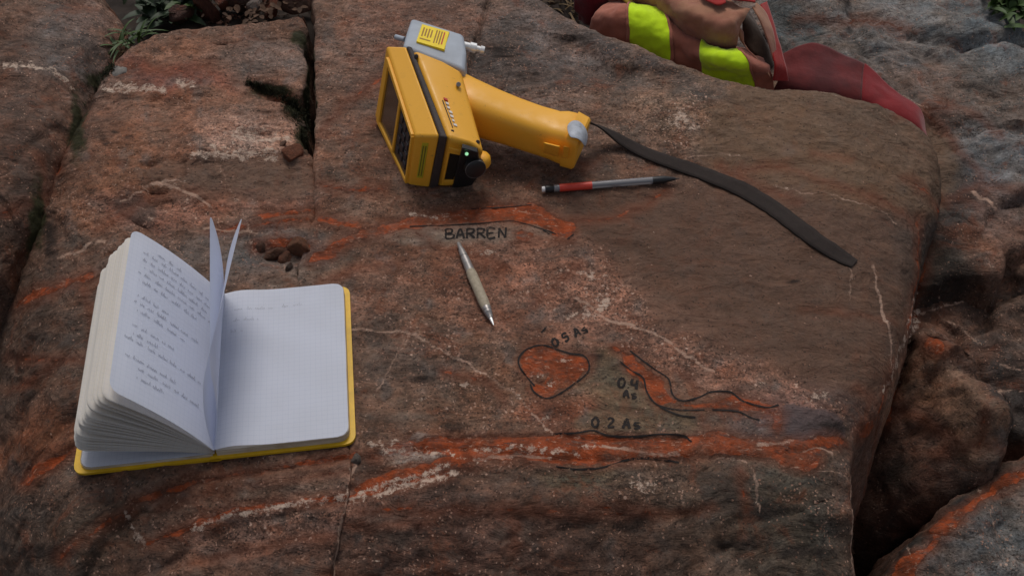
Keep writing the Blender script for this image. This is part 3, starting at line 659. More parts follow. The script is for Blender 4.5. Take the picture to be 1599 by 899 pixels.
def plane_H(px, py, z, sx=0, sy=0, q=0):
    c = P(px, py, z)
    return lambda x, y: z+sx*(x-c[0])+sy*(y-c[1])-q*((x-c[0])**2+(y-c[1])**2)
GREY_OL = [(1080,-120),(1330,-100),(1500,-50),(1570,0),(1640,60),(1800,140),(1800,380),(1640,330),(1540,300),(1500,340),(1440,330),(1300,260),(1150,160)]
hg = plane_H(1400, 120, -.15, .0, .10, .10)
def H_grey(x, y):
    px, py = proj(x, y, 0*x-.14)
    return hg(x, y)+facets(x, y, .20, 2.4, .14, .016)+.026*fbm(x, y*1.4, x*0, 3.5, 3, .45, 31, True)+terrace(x, y, 5, 3.3, .004)+ledge(px, py, [(1480, 30), (1520, 60), (1599, 90)], .02, 6, 60)+ledge(px, py, [(1380, 200), (1460, 180), (1560, 190)], -.015, 6, 50)+groove(px, py, [(1200, 60), (1250, 100), (1235, 150)], 8, .02)+groove(px, py, [(1290, -20), (1340, 50), (1320, 70), (1390, 125), (1470, 200)], 7, .008)+groove(px, py, [(1420, 60), (1500, 82), (1599, 66)], 5, .012)
grey, SG = rock('boulder', GREY_OL, H_grey, (.0024, .0028), .25, lambda x, y: np.full(x.shape, .04), .009, .25, z_hint=-.15)
tag(grey, 'grey lichen-stained boulder behind the crimson cloth in the top right corner', 'boulder')
LEDGE_OL = [(1380,260),(1490,236),(1540,200),(1620,210),(1760,260),(1760,470),(1640,440),(1575,400),(1560,440),(1500,425),(1440,440),(1380,400)]
ledge, SE = rock('rock', LEDGE_OL, (lambda g_: (lambda x, y: g_(x, y)+facets(x, y, .10, 3.4, .45, .02)+.01*fbm(x, y, x*0, 9, 3, .5, 27, True)))(plane_H(1520, 300, -.12, .05, .18, .3)), (.0026, .003), .25, lambda x, y: np.full(x.shape, .012), .009, .25, z_hint=-.13, freq=13)
tag(ledge, 'jagged rock with a pale grey top beside the rounded right end of the large boulder', 'rock')
DARK_OL = [(1380,400),(1500,410),(1600,420),(1640,380),(1780,420),(1780,740),(1640,720),(1596,690),(1560,650),(1500,600),(1430,580),(1380,520)]
darkr, _ = rock('rock', DARK_OL, (lambda g_: (lambda x, y: g_(x, y)+facets(x, y, .11, 6.4, .45, .02)+.01*fbm(x, y, x*0, 9, 3, .5, 37, True)))(plane_H(1520, 500, -.19, .12, .34, .1)), (.0026, .003), .25, lambda x, y: np.full(x.shape, .012), .009, .2, z_hint=-.24, freq=12)
tag(darkr, 'dark shaded rock with thin pale cracks at the right edge, halfway down', 'rock')
FALL_OL = [(1330,640),(1400,600),(1432,520),(1470,522),(1520,556),(1560,600),(1582,650),(1556,720),(1500,770),(1440,815),(1370,850),(1300,850),(1290,740)]
hf = plane_H(1480, 620, -.13, .0, .0, .0)
def H_fall(x, y):
    px, py = proj(x, y, 0*x-.16)
    return hf(x, y)-.0016*np.maximum(0, 70-((px-1400)*.80-(py-620)*.60))*.8-.0010*np.maximum(0, (px-1400)*.35+(py-600)*.94-110)*.9+facets(x, y, .09, 9.4, .4, .010)+.004*fbm(x, y, x*0, 11, 3, .5, 12, True)
fallen, SF = rock('boulder', FALL_OL, H_fall, (.0024, .0028), .22, lambda x, y: np.full(x.shape, .016), .012, .25, z_hint=-.16, freq=12)
tag(fallen, 'brown angular boulder wedged in the gap right of the large boulder', 'boulder')
LOW_OL = [(1360,960),(1400,880),(1440,820),(1510,760),(1580,715),(1680,690),(1900,700),(1900,1080),(1360,1080)]
low, _ = rock('rock_slab', LOW_OL, (lambda g_: (lambda x, y: g_(x, y)+facets(x, y, .10, 8.4, .2, .010)+.006*fbm(x, y, x*0, 10, 3, .5, 17, True)))(plane_H(1540, 830, -.20, .02, .12, .1)), (.0026, .003), .2, lambda x, y: np.full(x.shape, .025), .014, .2, z_hint=-.2, freq=11)
tag(low, 'grey rock slab with a diagonal orange stripe in the bottom right corner', 'rock')
BACK_OL = [(640,-260),(1000,-240),(1320,-200),(1300,-60),(1240,100),(1100,160),(860,120),(700,60)]
back, SB = rock('rock', BACK_OL, plane_H(1000, 0, -.14, 0, .1, .05), (.004, .005), .2, lambda x, y: np.full(x.shape, .04), .02, .25, z_hint=-.14)
tag(back, 'low rock behind the large boulder on which the folded vest lies', 'rock')

# ground under everything, out to the horizon
n = 160; t = np.linspace(-1, 1, n); gx = np.sign(t)*np.abs(t)**4*60; X, Y = np.meshgrid(gx, gx+.2)
dist = np.hypot(X, Y); Zg = -.42+fbm(X.ravel(), Y.ravel(), X.ravel()*0, 2.5, 5, .5).reshape(X.shape)*.07*np.minimum(1, .4+dist*.1)
g = np.arange(n*n).reshape(n, n)
ground = mesh_np('ground', np.stack([X, Y, Zg], -1).reshape(-1, 3), np.stack([g[:-1, :-1], g[:-1, 1:], g[1:, 1:], g[1:, :-1]], -1).reshape(-1, 4), SOIL)
tag(ground, kind='structure')
# earth banked behind the slab (top left), carries the plants and rubble
def H_earth(px, py):
    p = P(px, py, -.05); return p
OUT_E = [(-300,-400),(900,-400),(900,-40),(840,30),(700,-20),(500,-10),(520,60),(300,90),(180,140),(60,60),(-300,0)]
# reuse the sheet builder with its own material
earth, SEa = rock('soil_bank', OUT_E, plane_H(300, 20, -.055, 0, .02, 0), (.006, .007), .2, lambda x, y: np.full(x.shape, .03), .02, .4, z_hint=-.05)
earth.data.materials.clear(); earth.data.materials.append(SOIL); tag(earth, kind='structure')

# ------------------------------------------------------------------ ink on the big boulder
def ribbon(name, strokes, width, mat, S, parent, off=.0006, jitter=.25):
    vs, fs = [], []
    for st in strokes:
        p = smooth_pts(st, 5) if len(st) > 2 else np.array([np.array(st[0])*(1-k/4)+np.array(st[1])*k/4 for k in range(5)], float)
        w3 = hit(S, p[:, 0], p[:, 1], 0.0)
        tg = np.gradient(w3[:, :2], axis=0); tg /= np.linalg.norm(tg, axis=1)[:, None]+1e-9
        nr = np.stack([-tg[:, 1], tg[:, 0]], 1); b = len(vs)
        for i in range(len(p)):
            wd = width*(1+random.uniform(-jitter, jitter))*.5
            for k in (-1, 0, 1):
                x, y = w3[i, :2]+nr[i]*wd*k
                vs.append((x, y, float(sample(S, x, y))+off))
            if i:
                for k in (0, 1): fs.append((b+3*i-3+k, b+3*i+k, b+3*i+k+1, b+3*i-2+k))
    c = np.mean(vs, 0)
    o = mesh_py(name, vs, fs, mat, parent); return o
bpy.context.view_layer.update()
GL = {'B': [[(0,0),(0,1)],[(0,0),(.55,.06),(.5,.42),(.05,.5)],[(.05,.5),(.7,.6),(.6,.95),(0,1)]],
 'A': [[(0,1),(.35,0),(.7,1)],[(.12,.62),(.6,.6)]], 'R': [[(0,1),(.02,0)],[(.02,0),(.6,.08),(.5,.45),(.05,.5)],[(.2,.5),(.7,1)]],
 'E': [[(.65,.02),(0,0),(0,1),(.65,.98)],[(0,.5),(.5,.48)]], 'N': [[(0,1),(.05,0)],[(.05,0),(.6,1)],[(.6,1),(.68,-.05)]],
 '0': [[(.35,0),(0,.4),(.12,.95),(.5,.95),(.65,.45),(.38,0)]], '5': [[(.6,0),(.1,.03),(.05,.42),(.5,.45),(.55,.85),(.05,.98)]],
 '4': [[(.1,0),(.05,.55),(.65,.55)],[(.6,.05),(.6,1)]], '2': [[(.05,.2),(.3,0),(.6,.25),(.1,.95),(.75,.9)]],
 's': [[(.5,.35),(.1,.4),(.12,.62),(.5,.7),(.45,.95),(.02,.97)]], '.': [[(.1,.92),(.16,.98)]]}
def write(word, x, y, h, adv, ang, slant=0, wscale=1):
    out = []; c, s_ = math.cos(R(ang)), math.sin(R(ang)); cx = 0
    for ch in word:
        if ch == ' ': cx += adv*.45; continue
        for st in GL[ch]:
            q = []
            for a, b in st:
                lx = cx+a*h*wscale-slant*b*h; ly = b*h
                q.append((x+lx*c-ly*s_, y+lx*s_+ly*c))
            out.append(q)
        cx += adv*(.4 if ch == '.' else 1)
    return out
WD = .0024
for word, args, lab in (('BARREN', (696, 358, 15, 16.5, -1, 0, 1.15), 'word BARREN in black marker under the upper orange vein'),
                        ('0.5 As', (860, 530, 13, 13, -24, 0, 1), 'figures 0.5 As in black marker above the orange patch'),
                        ('0.4', (967, 589, 15, 14, 8, 0, 1), 'figures 0.4 in black marker left of the orange arm'),
                        ('As', (974, 609, 12, 13, 4, 0, 1), 'letters As in black marker below the figures 0.4'),
                        ('0.2 As', (925, 651, 15, 17, 3, 0, 1), 'figures 0.2 As in black marker above the long orange vein')):
    o = ribbon('marker_writing', write(word, *args), WD, MARK, SM, main); o['label'] = lab
for st in ([(835,603),(822,588),(812,574),(810,560),(822,546),(846,539),(868,545),(890,552),(912,556),(920,570),(916,584),(896,600),(872,616),(852,622),(834,612),(828,600)],
           [(965,562),(985,578),(1004,590),(1010,612),(1026,632),(1060,640),(1100,640)],
           [(984,548),(1002,562),(1024,578),(1044,592),(1050,616),(1066,626),(1092,620),(1110,612),(1140,612),(1160,626),(1196,636),(1216,632)],
           [(864,678),(900,676),(926,672),(950,680),(990,682),(1030,678),(1064,680),(1080,690)],
           [(868,728),(900,733),(940,730),(980,718),(1020,716),(1060,722)],
           [(640,354),(700,352),(740,350),(800,346),(846,358),(868,366)],[(848,360),(858,366)],
           [(1030,636),(1060,648),(1086,652)],[(736,327),(790,324),(830,320)],[(886,374),(896,366)],[(845,520),(852,512)],
           [(1112,640),(1150,642),(1172,652),(1186,656)]):
    ribbon('marker_outline', [st], .0017, MARK, SM, main)

# ------------------------------------------------------------------ open notebook
O3 = V(337, 714, .003); T3 = V(349, 461, .0125); T3.z = .003
ey = (T3-O3); BH = ey.length; ey.normalize(); ez = Vector((0, 0, 1)); ex = ey.cross(ez).normalized()
BW = (V(546, 690, .012)-O3).dot(ex)
print('NOTEBOOK', BW, BH)
nb = empty('notebook', O3); tag(nb, 'open yellow-covered field notebook with fanned handwritten pages, on the left slab', 'notebook')
def NBK(x, y, z): return O3+ex*x+ey*y+ez*z
RC = .010
def rx_(y, W=None, H=None):  # page width at height y with rounded outer corners
    W = W or BW; H = H or BH; dy = min(y, H-y)
    return W if dy >= RC else W-(RC-math.sqrt(max(0, RC*RC-(RC-dy)**2)))
def ys_list(H):
    a = [0, .0012, .003, .006, .010]; m = [.010+(H-.02)*k/14 for k in range(1, 14)]
    return a+m+[H-v for v in reversed(a)]
def page(name, prof, mat, W, parent, thick=0.0, y_off=0.0, H=None, twist=None, nx_=18):
    """prof(s) -> local x,z along the page from the spine; W width"""
    H = H or BH; ys = ys_list(H); vs, uvs, fs = [], [], []
    for y in ys:
        ww = rx_(y, W, H)
        for i in range(nx_+1):
            s_ = ww*i/nx_; x, z = prof(s_, y/H); vs.append(NBK(x, y+y_off, z)); uvs.append((s_, y))
    m = nx_+1
    for j in range(len(ys)-1):
        for i in range(nx_): fs.append((j*m+i, j*m+i+1, (j+1)*m+i+1, (j+1)*m+i))
    o = mesh_py(name, vs, fs, mat, parent, True)
    uvl = o.data.uv_layers.new(name='UVMap')
    for l in o.data.loops: uvl.data[l.index].uv = uvs[l.vertex_index]
    if thick:
        md = o.modifiers.new('s', 'SOLIDIFY'); md.thickness = thick; md.offset = 0
    return o
# covers and the two page blocks (solid slabs with rounded corners)
def slab(name, sx, W, z0, zt, mat, parent, top=None, y0=-.0, H=None, x_in=0.0, tilt=0.0):
    H = H or BH; ys = ys_list(H); out = [(x_in*sx, ys[0])]
    out += [(sx*rx_(y, W, H), y) for y in ys]; out += [(x_in*sx, ys[-1])]
    n_ = len(out); vs = [NBK(x, y+y0, z0+abs(x)*tilt) for x, y in out]+[NBK(x, y+y0, zt+abs(x)*tilt) for x, y in out]
    fs = [tuple(range(n_)), tuple(range(n_, 2*n_))]+[(i, (i+1) % n_, n_+(i+1) % n_, n_+i) for i in range(n_)]
    return mesh_py(name, vs, fs, mat, parent)
cv = slab('cover', 1, BW+.005, 0, .0028, COVER, nb, y0=-.003, H=BH+.006); cv['label'] = 'right yellow cover board'
cv = slab('cover', -1, BW+.004, -.001, .0018, COVER, nb, y0=-.003, H=BH+.006); cv['label'] = 'left yellow cover board'
sp = mesh_py('spine', [NBK(x, y, z) for y in (-.003, BH+.003) for x, z in ((-.006, 0), (-.004, -.0015), (.004, -.0015), (.006, 0), (.004, .003), (-.004, .003))],
             [(0,1,2,3,4,5), (6,7,8,9,10,11)]+[(i, (i+1) % 6, 6+(i+1) % 6, 6+i) for i in range(6)], COVER, nb)
slab('page_block', 1, BW, .0029, .0105, PEDGE, nb, y0=.0, x_in=.002)
slab('page_block', -1, BW-.002, .0019, .0052, PEDGE, nb, y0=.0, x_in=.002)
def prof_right(s_, v): return s_, .0116+.0035*math.exp(-((s_-.018)/.02)**2)*(1-math.exp(-s_/.006))+.0004*math.sin(v*5)
rp = page('page', prof_right, PAPER, BW-.0005, nb); rp['label'] = 'blank gridded right-hand page'
def prof_left0(s_, v): return -s_, .0057+.002*math.exp(-s_/.02)
page('page', prof_left0, PAPER, BW-.003, nb)
def bent(a0, a1, sgn=-1, z0=.006, x0=0.0, wave=0.0, ph=0.0, endrag=0.0, ytw=0.0):
    def f(s_, v):
        n_ = 10; x = x0; z = z0
        for k in range(n_):
            t_ = (k+.5)/n_*s_/BW; a = R(a0+(a1-a0)*t_+ytw*(v-.5)); x += sgn*math.cos(a)*s_/n_; z += math.sin(a)*s_/n_
        return x, z+wave*math.sin(s_*50+ph+v*4)
    return f
fan = []
angs = [10.5, 12, 13, 15, 16.5, 18, 20, 21.5, 24, 25.5, 28, 31, 33, 36, 38, 41, 44, 47]
for i, a in enumerate(angs):
    a += random.uniform(-.8, .8)
    o = page('page', bent(a*1.2+4, a*.95, z0=.006+.0003*i, wave=.0006, ph=i, ytw=random.uniform(-2, 2)), PAPER2, BW-random.uniform(.001, .004), nb, thick=.0004, nx_=12)
    fan.append(o)
top_prof = bent(66, 50, z0=.0115, wave=.0003)
tp = page('page', top_prof, PAPER, BW, nb); tp['label'] = 'raised left-hand page covered in pencil handwriting'
sp1 = page('page', bent(74, 92, 1, z0=.010, x0=.000, ytw=5), PAPER, BW*.95, nb); sp1['label'] = 'left one of two upright curling pages'
sp2 = page('page', bent(86, 66, 1, z0=.010, x0=.001, ytw=-12), PAPER, BW*.95, nb); sp2['label'] = 'right one of two upright curling pages'
# handwriting: strokes mapped onto the page profile
def scribble(lines, prof, parent, W, left=True, wd=.0007, off=.0006, seed=3):
    rr = random.Random(seed); vs, fs = [], []
    def put(s_, y):
        v = y/BH; x, z = prof(s_, v); x2, z2 = prof(s_+.001, v); nx_, nz = -(z2-z), (x2-x)
        L = math.hypot(nx_, nz) or 1; sg = 1 if nz > 0 else -1
        return NBK(x+sg*nx_/L*off, y, z+sg*nz/L*off)
    for (s0, s1, y, dy) in lines:
        s_ = s0
        while s_ < s1:
            wl = rr.uniform(.005, .013)
            e = min(s_+wl, s1); n_ = max(4, int((e-s_)/.00055)); pts = []
            for k in range(n_):
                ss_ = s_+(e-s_)*k/n_; amp = rr.uniform(.0007, .0021) if rr.random() < .85 else .0036
                pts.append((ss_+rr.uniform(-.0002, .0002), y+dy*(ss_-s0)+amp*(1 if k % 2 else -.25)))
            b = len(vs)
            for k, (a_, c_) in enumerate(pts):
                vs.append(put(a_, c_-wd/2)); vs.append(put(a_+wd*.5, c_+wd/2))
                if k: fs.append((b+2*k-2, b+2*k-1, b+2*k+1, b+2*k))
            s_ = e+rr.uniform(.002, .004)
    return mesh_py('handwriting', vs, fs, PENCIL, parent)
lines = []; yy = BH-.016; rr = random.Random(5)
# on the left page the text starts at the outer edge (large s) and runs to the spine
for k, (a, b) in enumerate([(.25, .5), (.12, .9), (.12, .86), (.14, .9), (.1, .92), (.12, .7), (None, None), (.12, .42), (.1, .74), (.14, .6), (None, None), (.1, .5), (.13, .35), (.06, .9), (None, None), (.08, .55), (.2, .8), (.2, .45)]):
    if a is not None: lines.append(((1-b)*BW, (1-a)*BW, yy, .02))
    yy -= .0086
scribble(lines, top_prof, tp, BW)
lines = [(.012, .05, BH-.026, .0), (.058, .078, BH-.025, 0), (.012, .036, BH-.040, 0), (.010, .022, BH-.054, 0)]
scribble(lines, prof_right, rp, BW, wd=.0003, seed=9)

# ------------------------------------------------------------------ handheld analyser
def hullbox(name, A, B, mat, parent, bevel=.004, seg=3):
    """loft between two quads"""
    n_ = len(A); vs = list(A)+list(B)
    fs = [tuple(range(n_)), tuple(range(n_, 2*n_))]+[(i, (i+1) % n_, n_+(i+1) % n_, n_+i) for i in range(n_)]
    return mesh_py(name, vs, fs, mat, parent, False, bevel, seg)
def under(v, z, dx=0, dy=0): return Vector((v.x+dx, v.y+dy, z))
def multiloft(name, secs, mat, parent, bevel=.005, seg=3, smooth=False, subsurf=0):
    n_ = len(secs[0]); vs = [v for s_ in secs for v in s_]; fs = [tuple(range(n_)), tuple(range(len(vs)-n_, len(vs)))]
    for k in range(len(secs)-1):
        for i in range(n_):
            j = (i+1) % n_; fs.append((k*n_+i, k*n_+j, (k+1)*n_+j, (k+1)*n_+i))
    return mesh_py(name, vs, fs, mat, parent, smooth, bevel, seg, 0, subsurf)
zb = -.003
xr = empty('handheld_analyser', V(660, 250, 0)); tag(xr, 'yellow pistol-shaped handheld ore analyser with grey nose, lying on its side on the boulder', 'analyser')
A = V(603, 71, .104); B = V(648, 212, .078); C = V(637, 291, zb); Dd = V(585, 182, .004)
A0 = V(596, 84, .092); D0 = V(584, 170, .012)
S1 = [V(635, 72, .110), V(687, 213, .083), V(671, 294, zb)]; S1.append(under(S1[0], zb, -.03, -.02))
S2 = [V(644, 74, .110), V(699, 215, .083), V(684, 294, zb)]; S2.append(under(S2[0], zb, -.03, -.02))
S3 = [V(722, 110, .092), V(757, 238, .062), V(738, 287, zb)]; S3.append(under(S3[0], zb, -.01, -.02))
Sm = [V(690, 92, .104), V(736, 226, .074), V(716, 292, zb)]; Sm.append(under(Sm[0], zb, -.02, -.02))
SF_ = [A, B, C, Dd]
multiloft('front_shell', [SF_, S1], YEL, xr, .006, 4)
def grow(q, g):
    c = sum(q, Vector())/len(q); return [c+(v-c)*g for v in q]
multiloft('seal_band', [grow(S1, 1.012), grow(S2, 1.012)], RUB, xr, .003, 2)
multiloft('rear_shell', [S2, Sm, S3], YEL, xr, .006, 4)
def on_quad(q, s_, t_, off=0.0, out=None):   # q: far-top, near-top, near-bottom, far-bottom
    a, b, c, d = q; p = (a*(1-s_)+b*s_)*(1-t_)+(d*(1-s_)+c*s_)*t_
    n_ = (b-a).cross(d-a).normalized()
    if out is not None and n_.dot(out) < 0: n_ = -n_
    return p+n_*off
def panel(name, q, s0, s1, t0, t1, thick, mat, parent, out, bevel=.0006, base=-.001):
    cs = [(s0, t0), (s1, t0), (s1, t1), (s0, t1)]
    return hullbox(name, [on_quad(q, a, b, base, out) for a, b in cs], [on_quad(q, a, b, thick, out) for a, b in cs], mat, parent, bevel, 2)
OUTL = Vector((-1, 0, .3))
# raised bezel of four bars round screen and keypad
scr = panel('screen', SF_, .17, .56, .10, .90, .0008, SCR, xr, OUTL)
kp = panel('keypad', SF_, .60, .955, .09, .92, .0010, BLK, xr, OUTL)
for (a, b, c, d) in ((.10, .17, .04, .96), (.56, .60, .06, .95), (.955, .985, .05, .97), (.12, .97, .03, .10), (.12, .97, .905, .97)):
    panel('bezel', SF_, a, b, c, d, .0030, YEL, xr, OUTL, .001)
for i in range(3):
    for j in range(4):
        panel('key', SF_, .64+.10*i, .70+.10*i, .17+.18*j, .27+.18*j, .0020, simple('key_grey', (34, 33, 40), .5) if (i, j) == (0, 0) else bpy.data.materials['key_grey'], kp, OUTL, .0004)
# rear face (towards the viewer)
OUTN = Vector((0, -1, .2))
RF1 = [B, S1[1], S1[2], C]   # order: left-top, right-top, right-bottom, left-bottom
lb = panel('label_plate', RF1, .34, .60, .13, .80, .0006, GRNST, xr, OUTN, .0002)
for k in range(2): panel('print_line', RF1, .39+.11*k, .43+.11*k, .18, .76, .0010, simple('dark_olive_print', (84, 78, 30), .6) if k == 0 else bpy.data.materials['dark_olive_print'], lb, OUTN, 0)
RF2 = [S2[1], Sm[1], Sm[2], S2[2]]; RF3 = [Sm[1], S3[1], S3[2], Sm[2]]
panel('port_recess', RF2, .22, .66, .24, .80, .0010, simple('dark_recess', (22, 16, 10), .8), xr, OUTN, .0004)
for (a, b, c, d) in ((.12, .22, .17, .87), (.66, .78, .17, .87), (.12, .78, .14, .24), (.12, .78, .80, .88)):
    panel('port_rim', RF2, a, b, c, d, .003, YEL, xr, OUTN, .001)
bp = hullbox('end_panel', [V(722, 224, .079), V(746, 231, .070), V(753, 262, .034), V(737, 283, .002), V(706, 289, -.002)],
             [V(722, 226, .081)+Vector((0, -.005, 0)), V(746, 233, .071)+Vector((0, -.005, 0)), V(753, 264, .034)+Vector((0, -.005, 0)), V(737, 285, .002)+Vector((0, -.005, 0)), V(706, 290, -.002)+Vector((0, -.005, 0))], BLK, xr, .001, 2)
def lathe(name, p0, p1, prof, mat, parent, seg=24, smooth=True, caps=True):
    """prof: list of (t 0..1, radius)"""
    p0 = Vector(p0); p1 = Vector(p1); ax = (p1-p0).normalized(); s_ = ax.orthogonal().normalized(); u = ax.cross(s_)
    vs, fs = [], []
    for (t_, r_) in prof:
        c = p0.lerp(p1, t_)
        for k in range(seg): a = 2*math.pi*k/seg; vs.append(c+s_*math.cos(a)*r_+u*math.sin(a)*r_)
    for j in range(len(prof)-1):
        for k in range(seg): fs.append((j*seg+k, j*seg+(k+1) % seg, (j+1)*seg+(k+1) % seg, (j+1)*seg+k))
    if caps: fs += [tuple(range(seg)), tuple(range(len(vs)-seg, len(vs)))]
    o = mesh_py(name, vs, fs, mat, parent, smooth)
    if smooth:
        m = o.modifiers.new('e', 'EDGE_SPLIT'); m.split_angle = R(40)
    return o
k0 = V(738, 254, .046); k1 = k0+Vector((.004, -.013, .001))
lathe('connector_knob', k0, k1, [(0, .0095), (.4, .0095), (.42, .0112), (.92, .0112), (1, .0096)], BLK, xr)
rim_ = lathe('connector_ring', k0.lerp(k1, .86), k0.lerp(k1, .93), [(0, .0114), (1, .0114)], simple('worn_black_metal', (78, 76, 76), .35), xr)
led = V(729, 236, .072)+Vector((0, -.0045, 0)); lathe('status_light', led, led+Vector((0, -.0016, .0012)), [(0, .0019), (1, .0014)], LEDG, xr, 12)
lathe('foot_bump', V(747, 240, .047), V(750, 262, .030), [(0, .006), (.12, .0105), (.3, .0125), (.7, .0125), (.88, .0105), (1, .006)], YEL, xr)
# print on the upper side of the rear shell
US = [S2[0], S3[0], S3[1], S2[1]]; UPZ = Vector((0, 0, 1))
def topq(s_, t_): return s_, t_
for k in range(7):
    t0 = .52+.048*k; panel('logo_letter', [S2[0], Sm[0], Sm[1], S2[1]], .50+.01*(k % 2), .64-.02*(k % 3), t0, t0+.024, .0009, INKW if k else INKR, xr, UPZ, 0)
panel('logo_bar', [S2[0], Sm[0], Sm[1], S2[1]], .40, .43, .56, .86, .0008, RUB, xr, UPZ, 0)
# seam and screw
lathe('screw', V(716, 132, .092), V(716, 132, .095), [(0, .0028), (1, .0024)], METAL, xr, 12)
for sx_, sy_, sz_ in ((650, 88, .108), (706, 206, .081), (746, 222, .069)): lathe('screw', V(sx_, sy_, sz_-.002), V(sx_, sy_, sz_+.0012), [(0, .0024), (.8, .0024), (1, .0018)], RUB, xr, 12)
# grey nose housing
G1 = [V(628, 73, .104), V(726, 110, .090)]; G2 = [V(642, 27, .100), V(724, 53, .092)]
nose = multiloft('nose_housing', [[G1[0], G1[1], under(G1[1], zb), under(G1[0], zb)],
                           [V(634, 50, .106), V(728, 78, .096), under(V(728, 78, .096), zb), under(V(634, 50, .106), zb)],
                           [G2[0], G2[1], under(G2[1], zb), under(G2[0], zb)]], GRY, xr, .005, 4)
NQ = [G2[0], G2[1], G1[1], G1[0]]
NQ2 = [V(634, 50, .106), V(728, 78, .096)]
stq = [V(659, 39, .1015), V(702, 51, .0965), V(694, 79, .0995), V(650, 66, .104)]
st_up = [v+Vector((0, -.0015, .0012)) for v in stq]; st_dn = [v-Vector((0, 0, .006)) for v in stq]
stk = hullbox('warning_sticker', st_dn, [v+Vector((0, 0, .0012)) for v in stq], STICK, xr, .0006, 2)
stt = [v+Vector((0, 0, .0014)) for v in stq]
def stbar(a, b, c, d, m):
    q = lambda s_, t_: (stt[0]*(1-s_)+stt[1]*s_)*(1-t_)+(stt[3]*(1-s_)+stt[2]*s_)*t_
    mesh_py('print_line', [q(a, c), q(b, c), q(b, d), q(a, d)], [(0, 1, 2, 3)], m, stk)
PR = simple('small_dark_print', (120, 84, 24), .6)
for k in range(4): stbar(.10+.10*k, .15+.10*k, .16+.03*(k % 2), .66-.05*(k % 2), PR)
for k in range(4): stbar(.56+.09*k, .605+.09*k, .12, .84-.04*(k % 2), PR if k < 3 else INKR)
stbar(.08, .46, .76, .82, PR)
c0 = V(724, 71, .080); c1 = V(756, 79, .074)
cn = lathe('cable_connector', c0, c1, [(0, .0045), (.28, .0045), (.3, .0058), (.6, .0058), (.62, .0035), (.8, .0035), (.82, .0048), (1, .0044)], STEEL, xr, 18)
c0 = V(632, 62, .09); lathe('nose_stud', c0, V(618, 58, .088), [(0, .003), (1, .003)], GRY, xr, 12)
# handle
def ring(c, ax, ry_, rz_, n_=20, pw=2.6):
    ax = ax.normalized(); side = ax.cross(Vector((0, 0, 1))).normalized(); up = side.cross(ax); out = []
    for k in range(n_):
        a = 2*math.pi*k/n_; ca, sa = math.cos(a), math.sin(a)
        out.append(c+side*ry_*math.copysign(abs(ca)**(2/pw), ca)+up*rz_*math.copysign(abs(sa)**(2/pw), sa))
    return out
hp = [(702,152,.052,.030,.030),(730,165,.052,.0285,.0285),(765,178,.048,.026,.026),(800,190,.044,.0240,.0240),(835,202,.040,.0232,.0232),(865,211,.037,.0232,.0232),(878,214,.036,.0250,.0245),(886,216,.035,.0252,.0245),(904,223,.033,.0240,.0230)]
cs = [V(a, b, c) for a, b, c, d, e in hp]; secs = []
for i, (a, b, c, d, e) in enumerate(hp):
    ax = cs[min(i+1, len(cs)-1)]-cs[max(i-1, 0)]; secs.append(ring(cs[i], ax, d, e, 28, 2.4+.25*i))
handle = multiloft('handle', secs, YEL, xr, 0, smooth=True)
handle.modifiers.new('e', 'EDGE_SPLIT').split_angle = R(50)
# base cap with battery latch
ax = (cs[-1]-cs[-3])
caps = [ring(V(889, 217, .035), ax, .0262, .0255, 28, 5), ring(V(906, 224, .032), ax, .0252, .0240, 28, 5), ring(V(909, 225, .031), ax, .0235, .0222, 28, 5)]
cp = multiloft('base_cap', caps, YEL, xr, 0, smooth=True); cp.modifiers.new('e', 'EDGE_SPLIT').split_angle = R(35)
lat = hullbox('battery_latch', [V(848, 221, .052), V(876, 228, .050), V(872, 246, .028), V(846, 238, .032)],
              [v+Vector((0, -.006, .005)) for v in (V(852, 224, .050), V(873, 229, .049), V(870, 242, .031), V(849, 236, .034))], YEL, xr, .0015, 3)
hullbox('latch_ridge', [V(880, 228, .050), V(888, 230, .049), V(886, 248, .026), V(878, 247, .027)],
        [v+Vector((0, -.006, .005)) for v in (V(880, 228, .050), V(888, 230, .049), V(886, 247, .027), V(878, 246, .028))], YEL, xr, .001, 2)
# silver tape wrapped over the strap anchor
tv = []; tf = []
tq = [[(884,196,.067),(894,186,.069),(906,188,.066),(917,203,.050)],[(886,206,.069),(898,199,.072),(911,204,.068),(919,215,.050)],[(890,217,.068),(901,215,.070),(910,224,.062),(914,233,.044)]]
m = mesh_py('duct_tape', [V(*p) for r_ in tq for p in r_], [(j*4+i, j*4+i+1, j*4+i+5, j*4+i+4) for j in range(2) for i in range(3)], TAPE, xr, True, 0, 3, .0015)
m.modifiers.new('ss', 'SUBSURF').render_levels = 2

# wrist strap lying over the boulder
path = [(902,192,.045,6),(920,192,.036,9),(945,203,.020,12),(975,222,.006,15),(1010,240,.0015,17),(1060,258,.0012,19),(1110,276,.0012,20),(1150,292,.0012,21),(1190,314,.0012,21),(1230,342,.0012,21),(1278,378,.0012,20),(1318,404,.0012,18),(1334,413,.0012,14)]
pp = smooth_pts([(a, b, c, d) for a, b, c, d in path], 7)
w3 = hit(SM, pp[:, 0], pp[:, 1], 0)
ctr = np.array([P(p[0], p[1], max(p[2], 0)+float(q[2])*(1 if p[2] < .01 else .5)) for p, q in zip(pp, w3)])
for _ in range(6): ctr[1:-1] = (ctr[:-2]+2*ctr[1:-1]+ctr[2:])/4
tg = np.gradient(ctr, axis=0); tg[:, 2] = 0
for _ in range(8): tg[1:-1] = (tg[:-2]+2*tg[1:-1]+tg[2:])/4
tg /= np.linalg.norm(tg, axis=1)[:, None]
vs, fs = [], []
NC = 5
